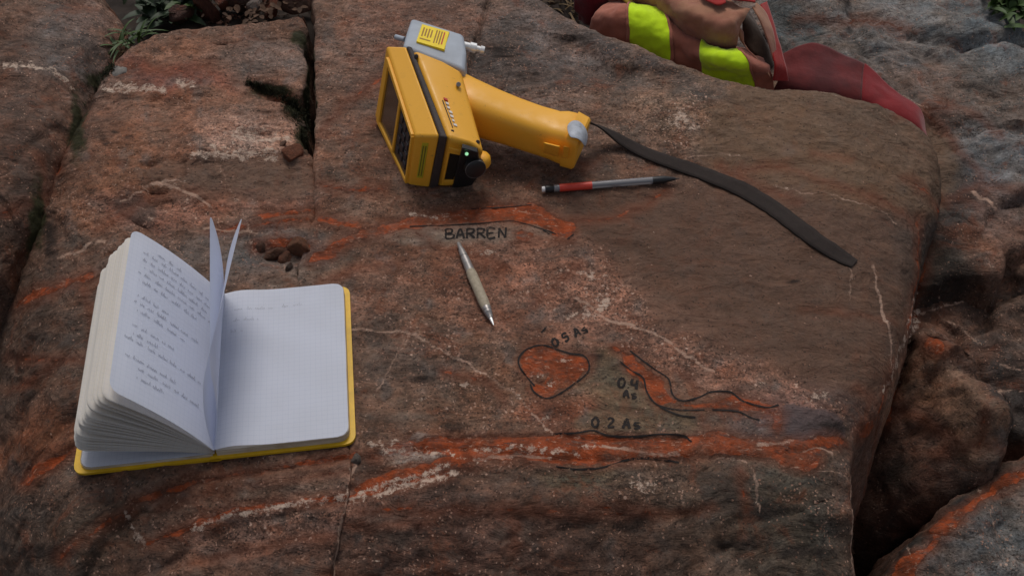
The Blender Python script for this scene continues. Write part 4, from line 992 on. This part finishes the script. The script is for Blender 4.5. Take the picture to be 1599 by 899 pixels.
for i in range(len(pp)):
    wd = pp[i, 3]*.00104; side = np.cross([0, 0, 1], tg[i]); side /= np.linalg.norm(side)
    for k in range(NC):
        q = ctr[i]+side*wd*(k/(NC-1)-.5)*1.0
        if pp[i, 2] < .01: q[2] = max(q[2], float(sample(SM, q[0], q[1]))+.0012)
        if i < 20: q[2] += -(k/(NC-1)-.5)*.010*(1-i/20)
        vs.append(q)
    if i:
        for k in range(NC-1): fs.append(((i-1)*NC+k, i*NC+k, i*NC+k+1, (i-1)*NC+k+1))
mesh_py('wrist_strap', vs, fs, STRAPM, xr, True, 0, 3, .0018)

# ------------------------------------------------------------------ the two pencils
def on_rock(px, py, r_):
    p = hit(SM, np.array([px]), np.array([py]), 0)[0]; return Vector(p.tolist())+Vector((0, 0, r_))
def high(pa, pb, r_):   # lift so that no rock pokes through
    a = on_rock(*pa, r_); b = on_rock(*pb, r_); lift = 0
    for k in range(21):
        q = a.lerp(b, k/20); lift = max(lift, float(sample(SM, q.x, q.y))+r_*.9-q.z)
    return a+Vector((0, 0, lift)), b+Vector((0, 0, lift))
a, b = high((846, 302), (1060, 285), .0042)
pn = empty('mechanical_pencil', a); tag(pn, 'black tipped mechanical pencil with clear barrel and red stripe, lying below the strap', 'pencil')
L = (b-a).length; q = lambda t_: a.lerp(b, t_)
lathe('eraser', q(0), q(.03), [(0, .0026), (.15, .0030), (1, .0030)], WHT, pn)
lathe('end_cap', q(.022), q(.085), [(0, .0040), (.1, .0044), (.9, .0044), (1, .004)], BLK, pn)
lathe('barrel', q(.085), q(.80), [(0, .0041), (1, .0041)], CLEAR, pn)
lathe('barrel_insert', q(.09), q(.13), [(0, .0032), (1, .0032)], METAL, pn)
lathe('red_sleeve', q(.125), q(.36), [(0, .0043), (1, .0043)], REDP, pn)
lathe('lead_tube', q(.10), q(.80), [(0, .0016), (1, .0016)], BLK, pn)
lathe('grip', q(.80), q(1), [(0, .0043), (.45, .0041), (.5, .0036), (.85, .0016), (.86, .0007), (1, .0005)], BLK, pn)
cl_a = q(.10)+Vector((0, -.002, .0045)); cl_b = q(.34)+Vector((0, -.002, .0048))
a, b = high((716, 384), (771, 512), .0045)
p2 = empty('clutch_pencil', a); tag(p2, 'worn metal clutch pencil with beige grip, lying below the word BARREN', 'pencil')
q = lambda t_: a.lerp(b, t_)
lathe('push_button', q(0), q(.10), [(0, .0016), (.1, .0021), (1, .0026)], METAL, p2)
lathe('barrel', q(.09), q(.36), [(0, .0032), (.2, .0039), (.3, .0039), (.31, .0035), (.36, .0035), (.37, .0043), (1, .0047)], METAL, p2)
lathe('grip', q(.36), q(.80), [(0, .0048), (.1, .0054), (.85, .0053), (1, .0047)], GRIP, p2)
lathe('nose_cone', q(.80), q(.92), [(0, .0047), (.25, .0046), (.27, .0041), (.5, .0041), (.52, .0038), (1, .0026)], METAL, p2)
lathe('tip', q(.92), q(1), [(0, .0018), (.5, .0013), (1, .0004)], STEEL, p2, 12)

# ------------------------------------------------------------------ folded vest and red cloth
def surf(rows):
    """Catmull-Rom surface through a grid of (px,py,z) points -> function (i,t)"""
    G = np.array([[P(*p) for p in r_] for r_ in rows])
    def cr(p, t_):
        n_ = len(p); i = min(int(t_), n_-2); f = t_-i
        a, b, c, d = p[max(i-1, 0)], p[i], p[i+1], p[min(i+2, n_-1)]
        return .5*((2*b)+(-a+c)*f+(2*a-5*b+4*c-d)*f*f+(-a+3*b-3*c+d)*f**3)
    return lambda i, t_: cr([cr(r_, t_) for r_ in G], i)
def patch(name, f, i0, i1, t0, t1, mat, parent, off=0.0, ni=40, ntt=20, wr=.002, thick=.0015, fr=24):
    g = np.array([[f(i0+(i1-i0)*a/ni, t0+(t1-t0)*b/ntt) for b in range(ntt+1)] for a in range(ni+1)])
    nn = np.cross(np.gradient(g, axis=0), np.gradient(g, axis=1)); nn /= np.linalg.norm(nn, axis=2)[..., None]+1e-9
    if nn[..., 2].mean() < 0: nn = -nn
    x, y, z = g[..., 0], g[..., 1], g[..., 2]
    dsp = fbm(x, y, z, fr, 3, .5, 5.5)*wr*1.6+wr*.8*(fbm(x*.5, y, z, fr*1.3, 2, .5, 9.5, True)-.4)
    g = g+nn*(dsp+off)[..., None]
    m_ = ntt+1; q_ = [(i*m_+j, i*m_+j+1, (i+1)*m_+j+1, (i+1)*m_+j) for i in range(ni) for j in range(ntt)]
    return mesh_py(name, g.reshape(-1, 3).tolist(), q_, mat, parent, True, 0, 3, thick)
vest = empty('safety_vest', V(1070, 60, -.08)); tag(vest, 'folded salmon canvas vest with neon yellow bands, behind the large boulder', 'vest')
R1 = [[(918,60,-.07),(922,40,-.035),(932,16,-.012),(960,2,-.02),(975,-4,-.06)],
 [(948,80,-.07),(950,52,-.03),(955,22,-.002),(968,6,-.008),(985,0,-.06)],
 [(985,95,-.07),(984,55,-.022),(980,26,.002),(982,10,-.004),(1000,6,-.06)],
 [(1052,120,-.07),(1050,82,-.03),(1046,48,-.006),(1036,20,-.006),(1045,18,-.06)],
 [(1080,130,-.07),(1082,100,-.04),(1080,82,-.018),(1078,56,-.014),(1090,42,-.06)],
 [(1130,145,-.07),(1130,112,-.03),(1124,94,-.006),(1122,80,-.008),(1130,66,-.06)],
 [(1180,160,-.08),(1180,125,-.045),(1170,100,-.012),(1152,80,-.010),(1160,76,-.06)],
 [(1210,165,-.08),(1208,130,-.05),(1204,112,-.03),(1194,96,-.028),(1190,90,-.06)]]
f1 = surf(R1)
patch('vest_panel', f1, 0, 7, 0, 4, PINK, vest, 0, 90, 30, .0030, .0015, 38)
patch('reflective_band', f1, 2.0, 3.0, .3, 3.1, NEON, vest, .0026, 30, 30, .0030, .0008, 38)
patch('reflective_band', f1, 4.35, 5.95, .3, 3.0, NEON, vest, .0026, 40, 30, .0030, .0008, 38)
for a_, b_ in ((1.93, 2.03), (2.97, 3.07), (5.92, 6.0)): patch('band_stitching', f1, a_, b_, .3, 3.1, PINK, vest, .0034, 3, 30, .0030, .0008, 38)
R2 = [[(920,30,-.06),(930,-5,-.01),(950,-40,.01),(990,-80,-.02)],
 [(1000,40,-.06),(1010,6,-.005),(1020,-30,.02),(1040,-70,-.02)],
 [(1050,66,-.05),(1054,36,-.002),(1064,0,.028),(1090,-50,.0)],
 [(1092,84,-.05),(1096,58,-.004),(1104,22,.032),(1120,-20,.02)],
 [(1128,88,-.04),(1130,72,-.004),(1142,36,.030),(1152,8,.034)],
 [(1150,84,-.03),(1150,72,-.008),(1156,40,.020),(1172,14,.034)]]
f2 = surf(R2)
patch('folded_panel', f2, 0, 5, 0, 3, TAN, vest, 0, 90, 30, .0036, .0015, 34)
# the open end: outer flap running down to the right, inner fold coloured dark as shade
R3 = [[(1150,-20,.0),(1172,12,.034),(1160,38,.022)],[(1178,0,.0),(1188,36,.022),(1172,60,.004)],[(1205,50,-.03),(1200,66,.006),(1186,82,-.010)],[(1222,100,-.05),(1212,100,-.012),(1200,104,-.022)]]
patch('inner_fold', surf([[(1150,10,.0),(1160,24,.008),(1158,62,-.02)],[(1170,20,-.01),(1180,44,-.012),(1172,80,-.03)],[(1190,60,-.03),(1198,76,-.03),(1192,98,-.04)],[(1215,100,-.06),(1208,104,-.05),(1202,112,-.055)]]), 0, 3, 0, 2, FOLD_SHADE, vest, 0, 24, 10, .002)
patch('flap', surf([[(1152,40,.020),(1160,50,.008)],[(1156,62,.000),(1164,72,-.004)],[(1172,82,-.010),(1180,92,-.014)],[(1196,102,-.022),(1203,122,-.035)]]), 0, 3, 0, 1, TAN, vest, 0, 24, 8, .002)
patch('flap', surf([[(1150,8,.036),(1174,12,.034),(1180,6,.026)],[(1160,14,.03),(1184,28,.028),(1196,22,.018)],[(1186,44,.014),(1196,56,.010),(1208,56,.002)],[(1202,88,-.016),(1208,96,-.018),(1216,98,-.024)]]), 0, 3, 1, 2, TAN, vest, 0, 24, 8, .0015)
patch('binding', surf([[(1186,8,.020),(1196,4,.010)],[(1192,36,.012),(1206,36,.002)],[(1200,66,-.002),(1216,68,-.012)],[(1208,98,-.018),(1226,104,-.030)],[(1206,126,-.04),(1230,126,-.05)]]), 0, 4, 0, 1, REDT, vest, .001, 30, 6, .001)
patch('pocket_flap', surf([[(1086,-20,.034),(1098,2,.036)],[(1110,-16,.037),(1120,12,.038)],[(1128,-12,.038),(1134,8,.040)]]), 0, 2, 0, 1, REDT, vest, .003, 12, 6, .001)
patch('binding', surf([[(1128,-14,.040),(1132,2,.040)],[(1150,-12,.040),(1156,4,.040)],[(1176,-8,.034),(1178,8,.036)]]), 0, 2, 0, 1, REDT, vest, .003, 14, 6, .001)
patch('collar', surf([[(895,-40,.0),(900,0,-.02),(905,30,-.05)],[(920,-44,.02),(925,-6,.0),(925,40,-.045)],[(960,-40,.01),(955,0,-.015),(950,30,-.05)],[(1000,-30,-.02),(990,8,-.04),(985,30,-.06)]]), 0, 3, 0, 2, REDB, vest, 0, 24, 14, .006)
patch('binding', surf([[(955,-25,.006),(958,-12,.006)],[(1000,14,-.012),(992,20,-.014)],[(1040,34,-.012),(1032,40,-.014)]]), 0, 2, 0, 1, cloth('yellow_piping', (130, 110, 40)), vest, .002, 16, 3, .001)
rc = empty('red_bag', V(1320, 120, -.12)); tag(rc, 'dark red cloth bag lying flat between the vest and the grey boulder', 'bag')
R4 = [[(1190,170,-.11),(1215,126,-.06),(1224,100,-.048),(1222,84,-.044)],[(1235,180,-.11),(1245,134,-.062),(1256,96,-.05),(1266,69,-.042)],[(1290,200,-.11),(1300,146,-.064),(1304,112,-.054),(1308,84,-.050)],
 [(1345,210,-.11),(1345,156,-.066),(1346,124,-.058),(1348,103,-.056)],[(1400,225,-.12),(1396,184,-.080),(1396,158,-.070),(1398,138,-.070)],[(1448,240,-.13),(1440,212,-.10),(1434,192,-.09),(1432,172,-.088)],[(1470,260,-.14),(1460,244,-.125),(1452,226,-.12),(1446,204,-.115)]]
f4 = surf(R4); patch('bag_panel', f4, 0, 3.02, 0, 3, REDD, rc, 0, 30, 20, .004, .0015, 16)
bp2 = patch('bag_panel', f4, 3.0, 6, 0, 3, cloth('bright_red_cloth', (100, 28, 31), .15), rc, .0015, 30, 20, .004, .0015, 16); bp2['label'] = 'brighter red end panel'

# ------------------------------------------------------------------ loose stones
def stone(name, px, py, z, r_, col, label, sq=(1, .8, .6), seed=0, cat='stone', S=None, group=None, sink=.25):
    bm = bmesh.new(); bmesh.ops.create_icosphere(bm, subdivisions=4, radius=1)
    co = np.array([v.co[:] for v in bm.verts]); n1 = fbm(co[:, 0]+seed*3.1, co[:, 1], co[:, 2], 1.1, 4, .5, seed*1.3)
    cells = np.random.RandomState(seed+50).normal(size=(9, 3)); cells /= np.linalg.norm(cells, axis=1)[:, None]
    fac = np.min(np.where(co@cells.T > .2, .72/np.maximum(co@cells.T, .2), 9), axis=1)
    rad = np.minimum(1+.25*n1, fac+.05*n1)
    for v, k in zip(bm.verts, rad): v.co *= float(k)
    me = bpy.data.meshes.new(name); bm.to_mesh(me); bm.free()
    for p in me.polygons: p.use_smooth = True
    me.materials.append(stone_mat(col)); o = bpy.data.objects.new(name, me); SC.collection.objects.link(o)
    if S is not None: p = Vector(hit(S, np.array([px]), np.array([py]), 0)[0].tolist())
    else: p = V(px, py, z)
    o.location = p+Vector((0, 0, r_*sq[2]*(1-2*sink)*.8)); o.scale = (r_*sq[0], r_*sq[1], r_*sq[2]); o.rotation_euler = (seed*.3, seed*.2, seed*1.1)
    tag(o, label, cat, group); return o
SMATS = {}
def stone_mat(col):
    if col not in SMATS:
        s = NB('stone_'+'_'.join(str(v) for v in col)); c = alb(col)
        sc = s.noise(2.2, 8, .7); c = s.mix(1.0, c, s.mr(sc, .3, .7, .55, 1.4, False), 'MULTIPLY')
        c = s.mix(s.mr(s.noise(1.4, 6, .7), .5, .7, 0, .55), c, alb((118, 60, 36)))
        SMATS[col] = s.out(c, .8, s.bump(s.noise(6, 7, .7), .8, .12))
    return SMATS[col]
stones = [
 (456,238,SL,.013,(112,64,40),'orange-brown stone lodged in the dark crack above the notebook',(1.25,.9,.8)),
 (474,240,SL,.008,(96,70,52),'small brown stone beside the orange-brown stone in the crack',(1,.9,.8)),
 (425,398,SL,.012,(92,60,42),'leftmost rusty stone of the cluster between notebook and crack',(1.2,.9,.7)),
 (444,402,SL,.010,(98,62,44),'middle rusty stone of the cluster between notebook and crack',(1,1,.8)),
 (468,384,SL,.016,(108,68,44),'largest orange-brown stone of the cluster above the notebook, at the crack',(.9,1.2,.7)),
 (484,402,SL,.009,(80,56,44),'small dark stone at the right end of the rusty cluster by the crack',(1,.8,.7)),
 (452,418,SL,.007,(78,64,56),'tiny grey-brown stone just above the top edge of the notebook',(1.2,.8,.6)),
 (556,718,SM,.007,(104,94,86),'small grey pebble at the lower right corner of the notebook',(1.1,.9,.7)),
 (320,14,None,.030,(92,54,42),'rusty stone in the rubble at the top, nearest the green plants',(1.5,.8,.35)),
 (376,6,None,.022,(86,64,54),'brown stone in the middle of the rubble at the top',(1.3,.9,.45)),
 (398,14,None,.014,(120,108,100),'small pale stone in the rubble at the top',(1.1,.9,.7)),
 (352,2,None,.020,(104,56,40),'reddish stone at the very top edge between the plants and the crack',(1,.9,.7)),
 (424,4,None,.022,(110,60,38),'orange stone in the rubble at the top, left of the crack',(1.5,.8,.4)),
 (458,6,None,.020,(96,66,52),'brown stone in the rubble at the top, touching the crack',(1.3,.9,.4)),
 (282,26,None,.018,(80,52,42),'dark red stone half under the green plants at the top',(1.2,.8,.6)),
 (170,84,None,.012,(84,72,62),'pale stone below the grass tuft in the upper left gap',(1.4,.8,.6)),
 (150,70,None,.010,(96,62,44),'small orange stone in the upper left gap beside the grass tuft',(1.1,.9,.6)),
 (870,2,None,.020,(92,76,60),'brown stone at the top edge left of the vest',(1.2,.9,.6)),
 (470,196,SL,.007,(70,56,46),'small dark stone fragment in the mossy hollow by the crack',(1.3,.9,.6)),
 (440,226,SL,.006,(104,76,60),'tiny tan chip just left of the orange-brown stone in the crack',(1.4,.9,.5)),
 (405,388,SL,.007,(88,58,42),'small flat rusty chip left of the rusty stone cluster',(1.5,.9,.4)),
 (1436,-2,None,.0,(0,0,0),'',(1,1,1)),
]
for i, (px, py, S, r_, col, lab, sq) in enumerate(stones):
    if r_ == 0: continue
    stone('stone', px, py, -.035 if px < 600 else -.06, r_, col, lab, sq, i+1, 'stone', S, None, .62 if S is not None else .3)
# round grey lichen on the slab
p = hit(SL, np.array([186.]), np.array([112.]), 0)[0]
vs = [(0, 0, .002)]; fs = []
for k in range(26):
    a_ = 2*math.pi*k/26; r_ = .0085*(1+.18*math.sin(3*a_+1)+random.uniform(-.12, .12)); vs.append((r_*math.cos(a_), r_*math.sin(a_)*1.1, .0016)); 
for k in range(26):
    a_ = 2*math.pi*k/26; v = vs[1+k]; vs.append((v[0]*1.08, v[1]*1.08, -.003))
for k in range(26): j = (k+1) % 26; fs += [(0, 1+k, 1+j), (1+k, 27+k, 27+j, 1+j)]
lich = mesh_py('lichen', vs, fs, LICH, None, True); lich.location = p.tolist(); tag(lich, 'round grey lichen patch near the top of the left slab', 'lichen')

# ------------------------------------------------------------------ plants, moss and litter
def blades(name, px, py, z, n_, length, width, mat, label, spread=.5, seed=1, cat='grass', leafy=False, S=None):
    rr = random.Random(seed); vs, fs = [], []; base = V(px, py, z)
    for k in range(n_):
        a_ = rr.uniform(0, 2*math.pi); el = rr.uniform(.35, 1.2); L = length*rr.uniform(.55, 1.1)
        o = Vector((rr.gauss(0, spread*length*.4), rr.gauss(0, spread*length*.4), 0)); d_ = Vector((math.cos(a_)*math.cos(el), math.sin(a_)*math.cos(el), math.sin(el)))
        side = d_.cross(Vector((0, 0, 1))).normalized(); b = len(vs); m_ = 6
        for i in range(m_+1):
            t_ = i/m_; c = o+d_*L*t_+Vector((0, 0, -L*.45*t_*t_))
            wv = width*(math.sin(math.pi*min(1, t_*.9+.08)) if leafy else (1-t_)**.6)*.5+.0001
            vs += [c-side*wv, c+Vector((0, 0, -wv*.4)), c+side*wv]
            if i: fs += [(b+3*i-3, b+3*i-2, b+3*i+1, b+3*i), (b+3*i-2, b+3*i-1, b+3*i+2, b+3*i+1)]
    o = mesh_py(name, vs, fs, mat, None, True); o.location = base; tag(o, label, cat); return o
blades('grass_tuft', 206, 62, -.03, 26, .050, .0045, LEAF, 'green grass tuft growing in the gap between the two left rocks', .5, 3)
blades('leafy_plant', 262, 20, -.04, 70, .050, .013, LEAFD, 'dark green leafy plant at the top, right of the grass tuft', .9, 5, 'plant', True)
blades('leafy_plant', 296, 2, -.03, 30, .035, .012, LEAF, 'bright green leafy sprig at the top edge above the dark plant', .9, 6, 'plant', True)
blades('dry_leaf_litter', 400, 12, -.03, 120, .014, .007, simple('brown_dead_leaf', (62, 44, 32), .9, .5, 80), 'brown leaf litter among the rubble at the top', 5.0, 29, 'leaves', True)
blades('fern_clump', 1590, 8, -.12, 120, .05, .012, LEAF, 'green undergrowth in the top right corner behind the grey boulder', 1.2, 8, 'plant', True)
blades('dry_grass', 868, 6, -.06, 60, .06, .003, DRY, 'dry straw and twigs at the top edge left of the vest', .9, 9, 'grass')
blades('dry_leaf_litter', 168, 92, -.045, 30, .018, .008, DRY, 'brown leaf litter in the upper left gap below the grass tuft', 1.5, 19, 'leaves', True)
def litter(name, boxes, n_, size, mat, label, seed):
    rr = random.Random(seed); vs, fs = [], []
    for k in range(n_):
        x, y, rx, ry, z = boxes[rr.randrange(len(boxes))]; c = V(x+rr.gauss(0, rx), y+rr.gauss(0, ry), z+rr.uniform(-.004, .004))
        s_ = size*rr.uniform(.4, 1.2); b = len(vs); q = [Vector((rr.gauss(0, 1), rr.gauss(0, 1), rr.gauss(0, .6))).normalized()*s_ for _ in range(4)]
        vs += [c+v for v in q]; fs += [(b, b+1, b+2), (b, b+1, b+3), (b, b+2, b+3), (b+1, b+2, b+3)]
    o = mesh_py(name, vs, fs, mat, None); tag(o, label, 'gravel', None, 'stuff'); return o
litter('gravel', [(150, 92, 22, 14, -.045), (170, 70, 26, 12, -.045), (400, 16, 90, 8, -.05), (330, 30, 40, 8, -.05)], 900, .0035, stone_mat((88, 60, 46)), 'loose grit and rock crumbs in the gap behind the left slab', 31)
litter('gravel', [(850, 8, 30, 10, -.08), (900, 14, 16, 10, -.08)], 260, .005, stone_mat((70, 58, 44)), 'loose grit at the top edge left of the vest', 33)
def clump(name, pts, S, mat, label, n_, h, seed):
    rr = random.Random(seed); vs, fs = [], []
    P_ = smooth_pts(pts, 8)
    for k in range(n_):
        q_ = P_[rr.randrange(len(P_))]; px = q_[0]+rr.gauss(0, q_[2]); py = q_[1]+rr.gauss(0, q_[2]*.6)
        c = hit(S, np.array([px]), np.array([py]), 0)[0]; c = Vector(c.tolist())
        a_ = rr.uniform(0, 6.28); d_ = Vector((math.cos(a_)*.5, math.sin(a_)*.5, rr.uniform(.4, 1))).normalized()*h*rr.uniform(.5, 1.2)
        sd_ = d_.cross(Vector((0, 0, 1))).normalized()*h*.22; b = len(vs)
        vs += [c-sd_, c+sd_, c+d_]; fs.append((b, b+1, b+2))
    o = mesh_py(name, vs, fs, mat, None); tag(o, label, 'moss', None, 'stuff'); return o
clump('moss', [(388,130,4),(420,142,6),(450,158,7),(468,180,8),(474,215,6)], SL, MOSSM, 'dark moss filling the hollow beside the crack above the notebook', 1500, .0035, 4)
clump('moss', [(150,96,8),(165,108,7),(140,130,5),(124,165,4)], SL, MOSSM, 'dark moss along the gap at the upper left', 1600, .006, 5)
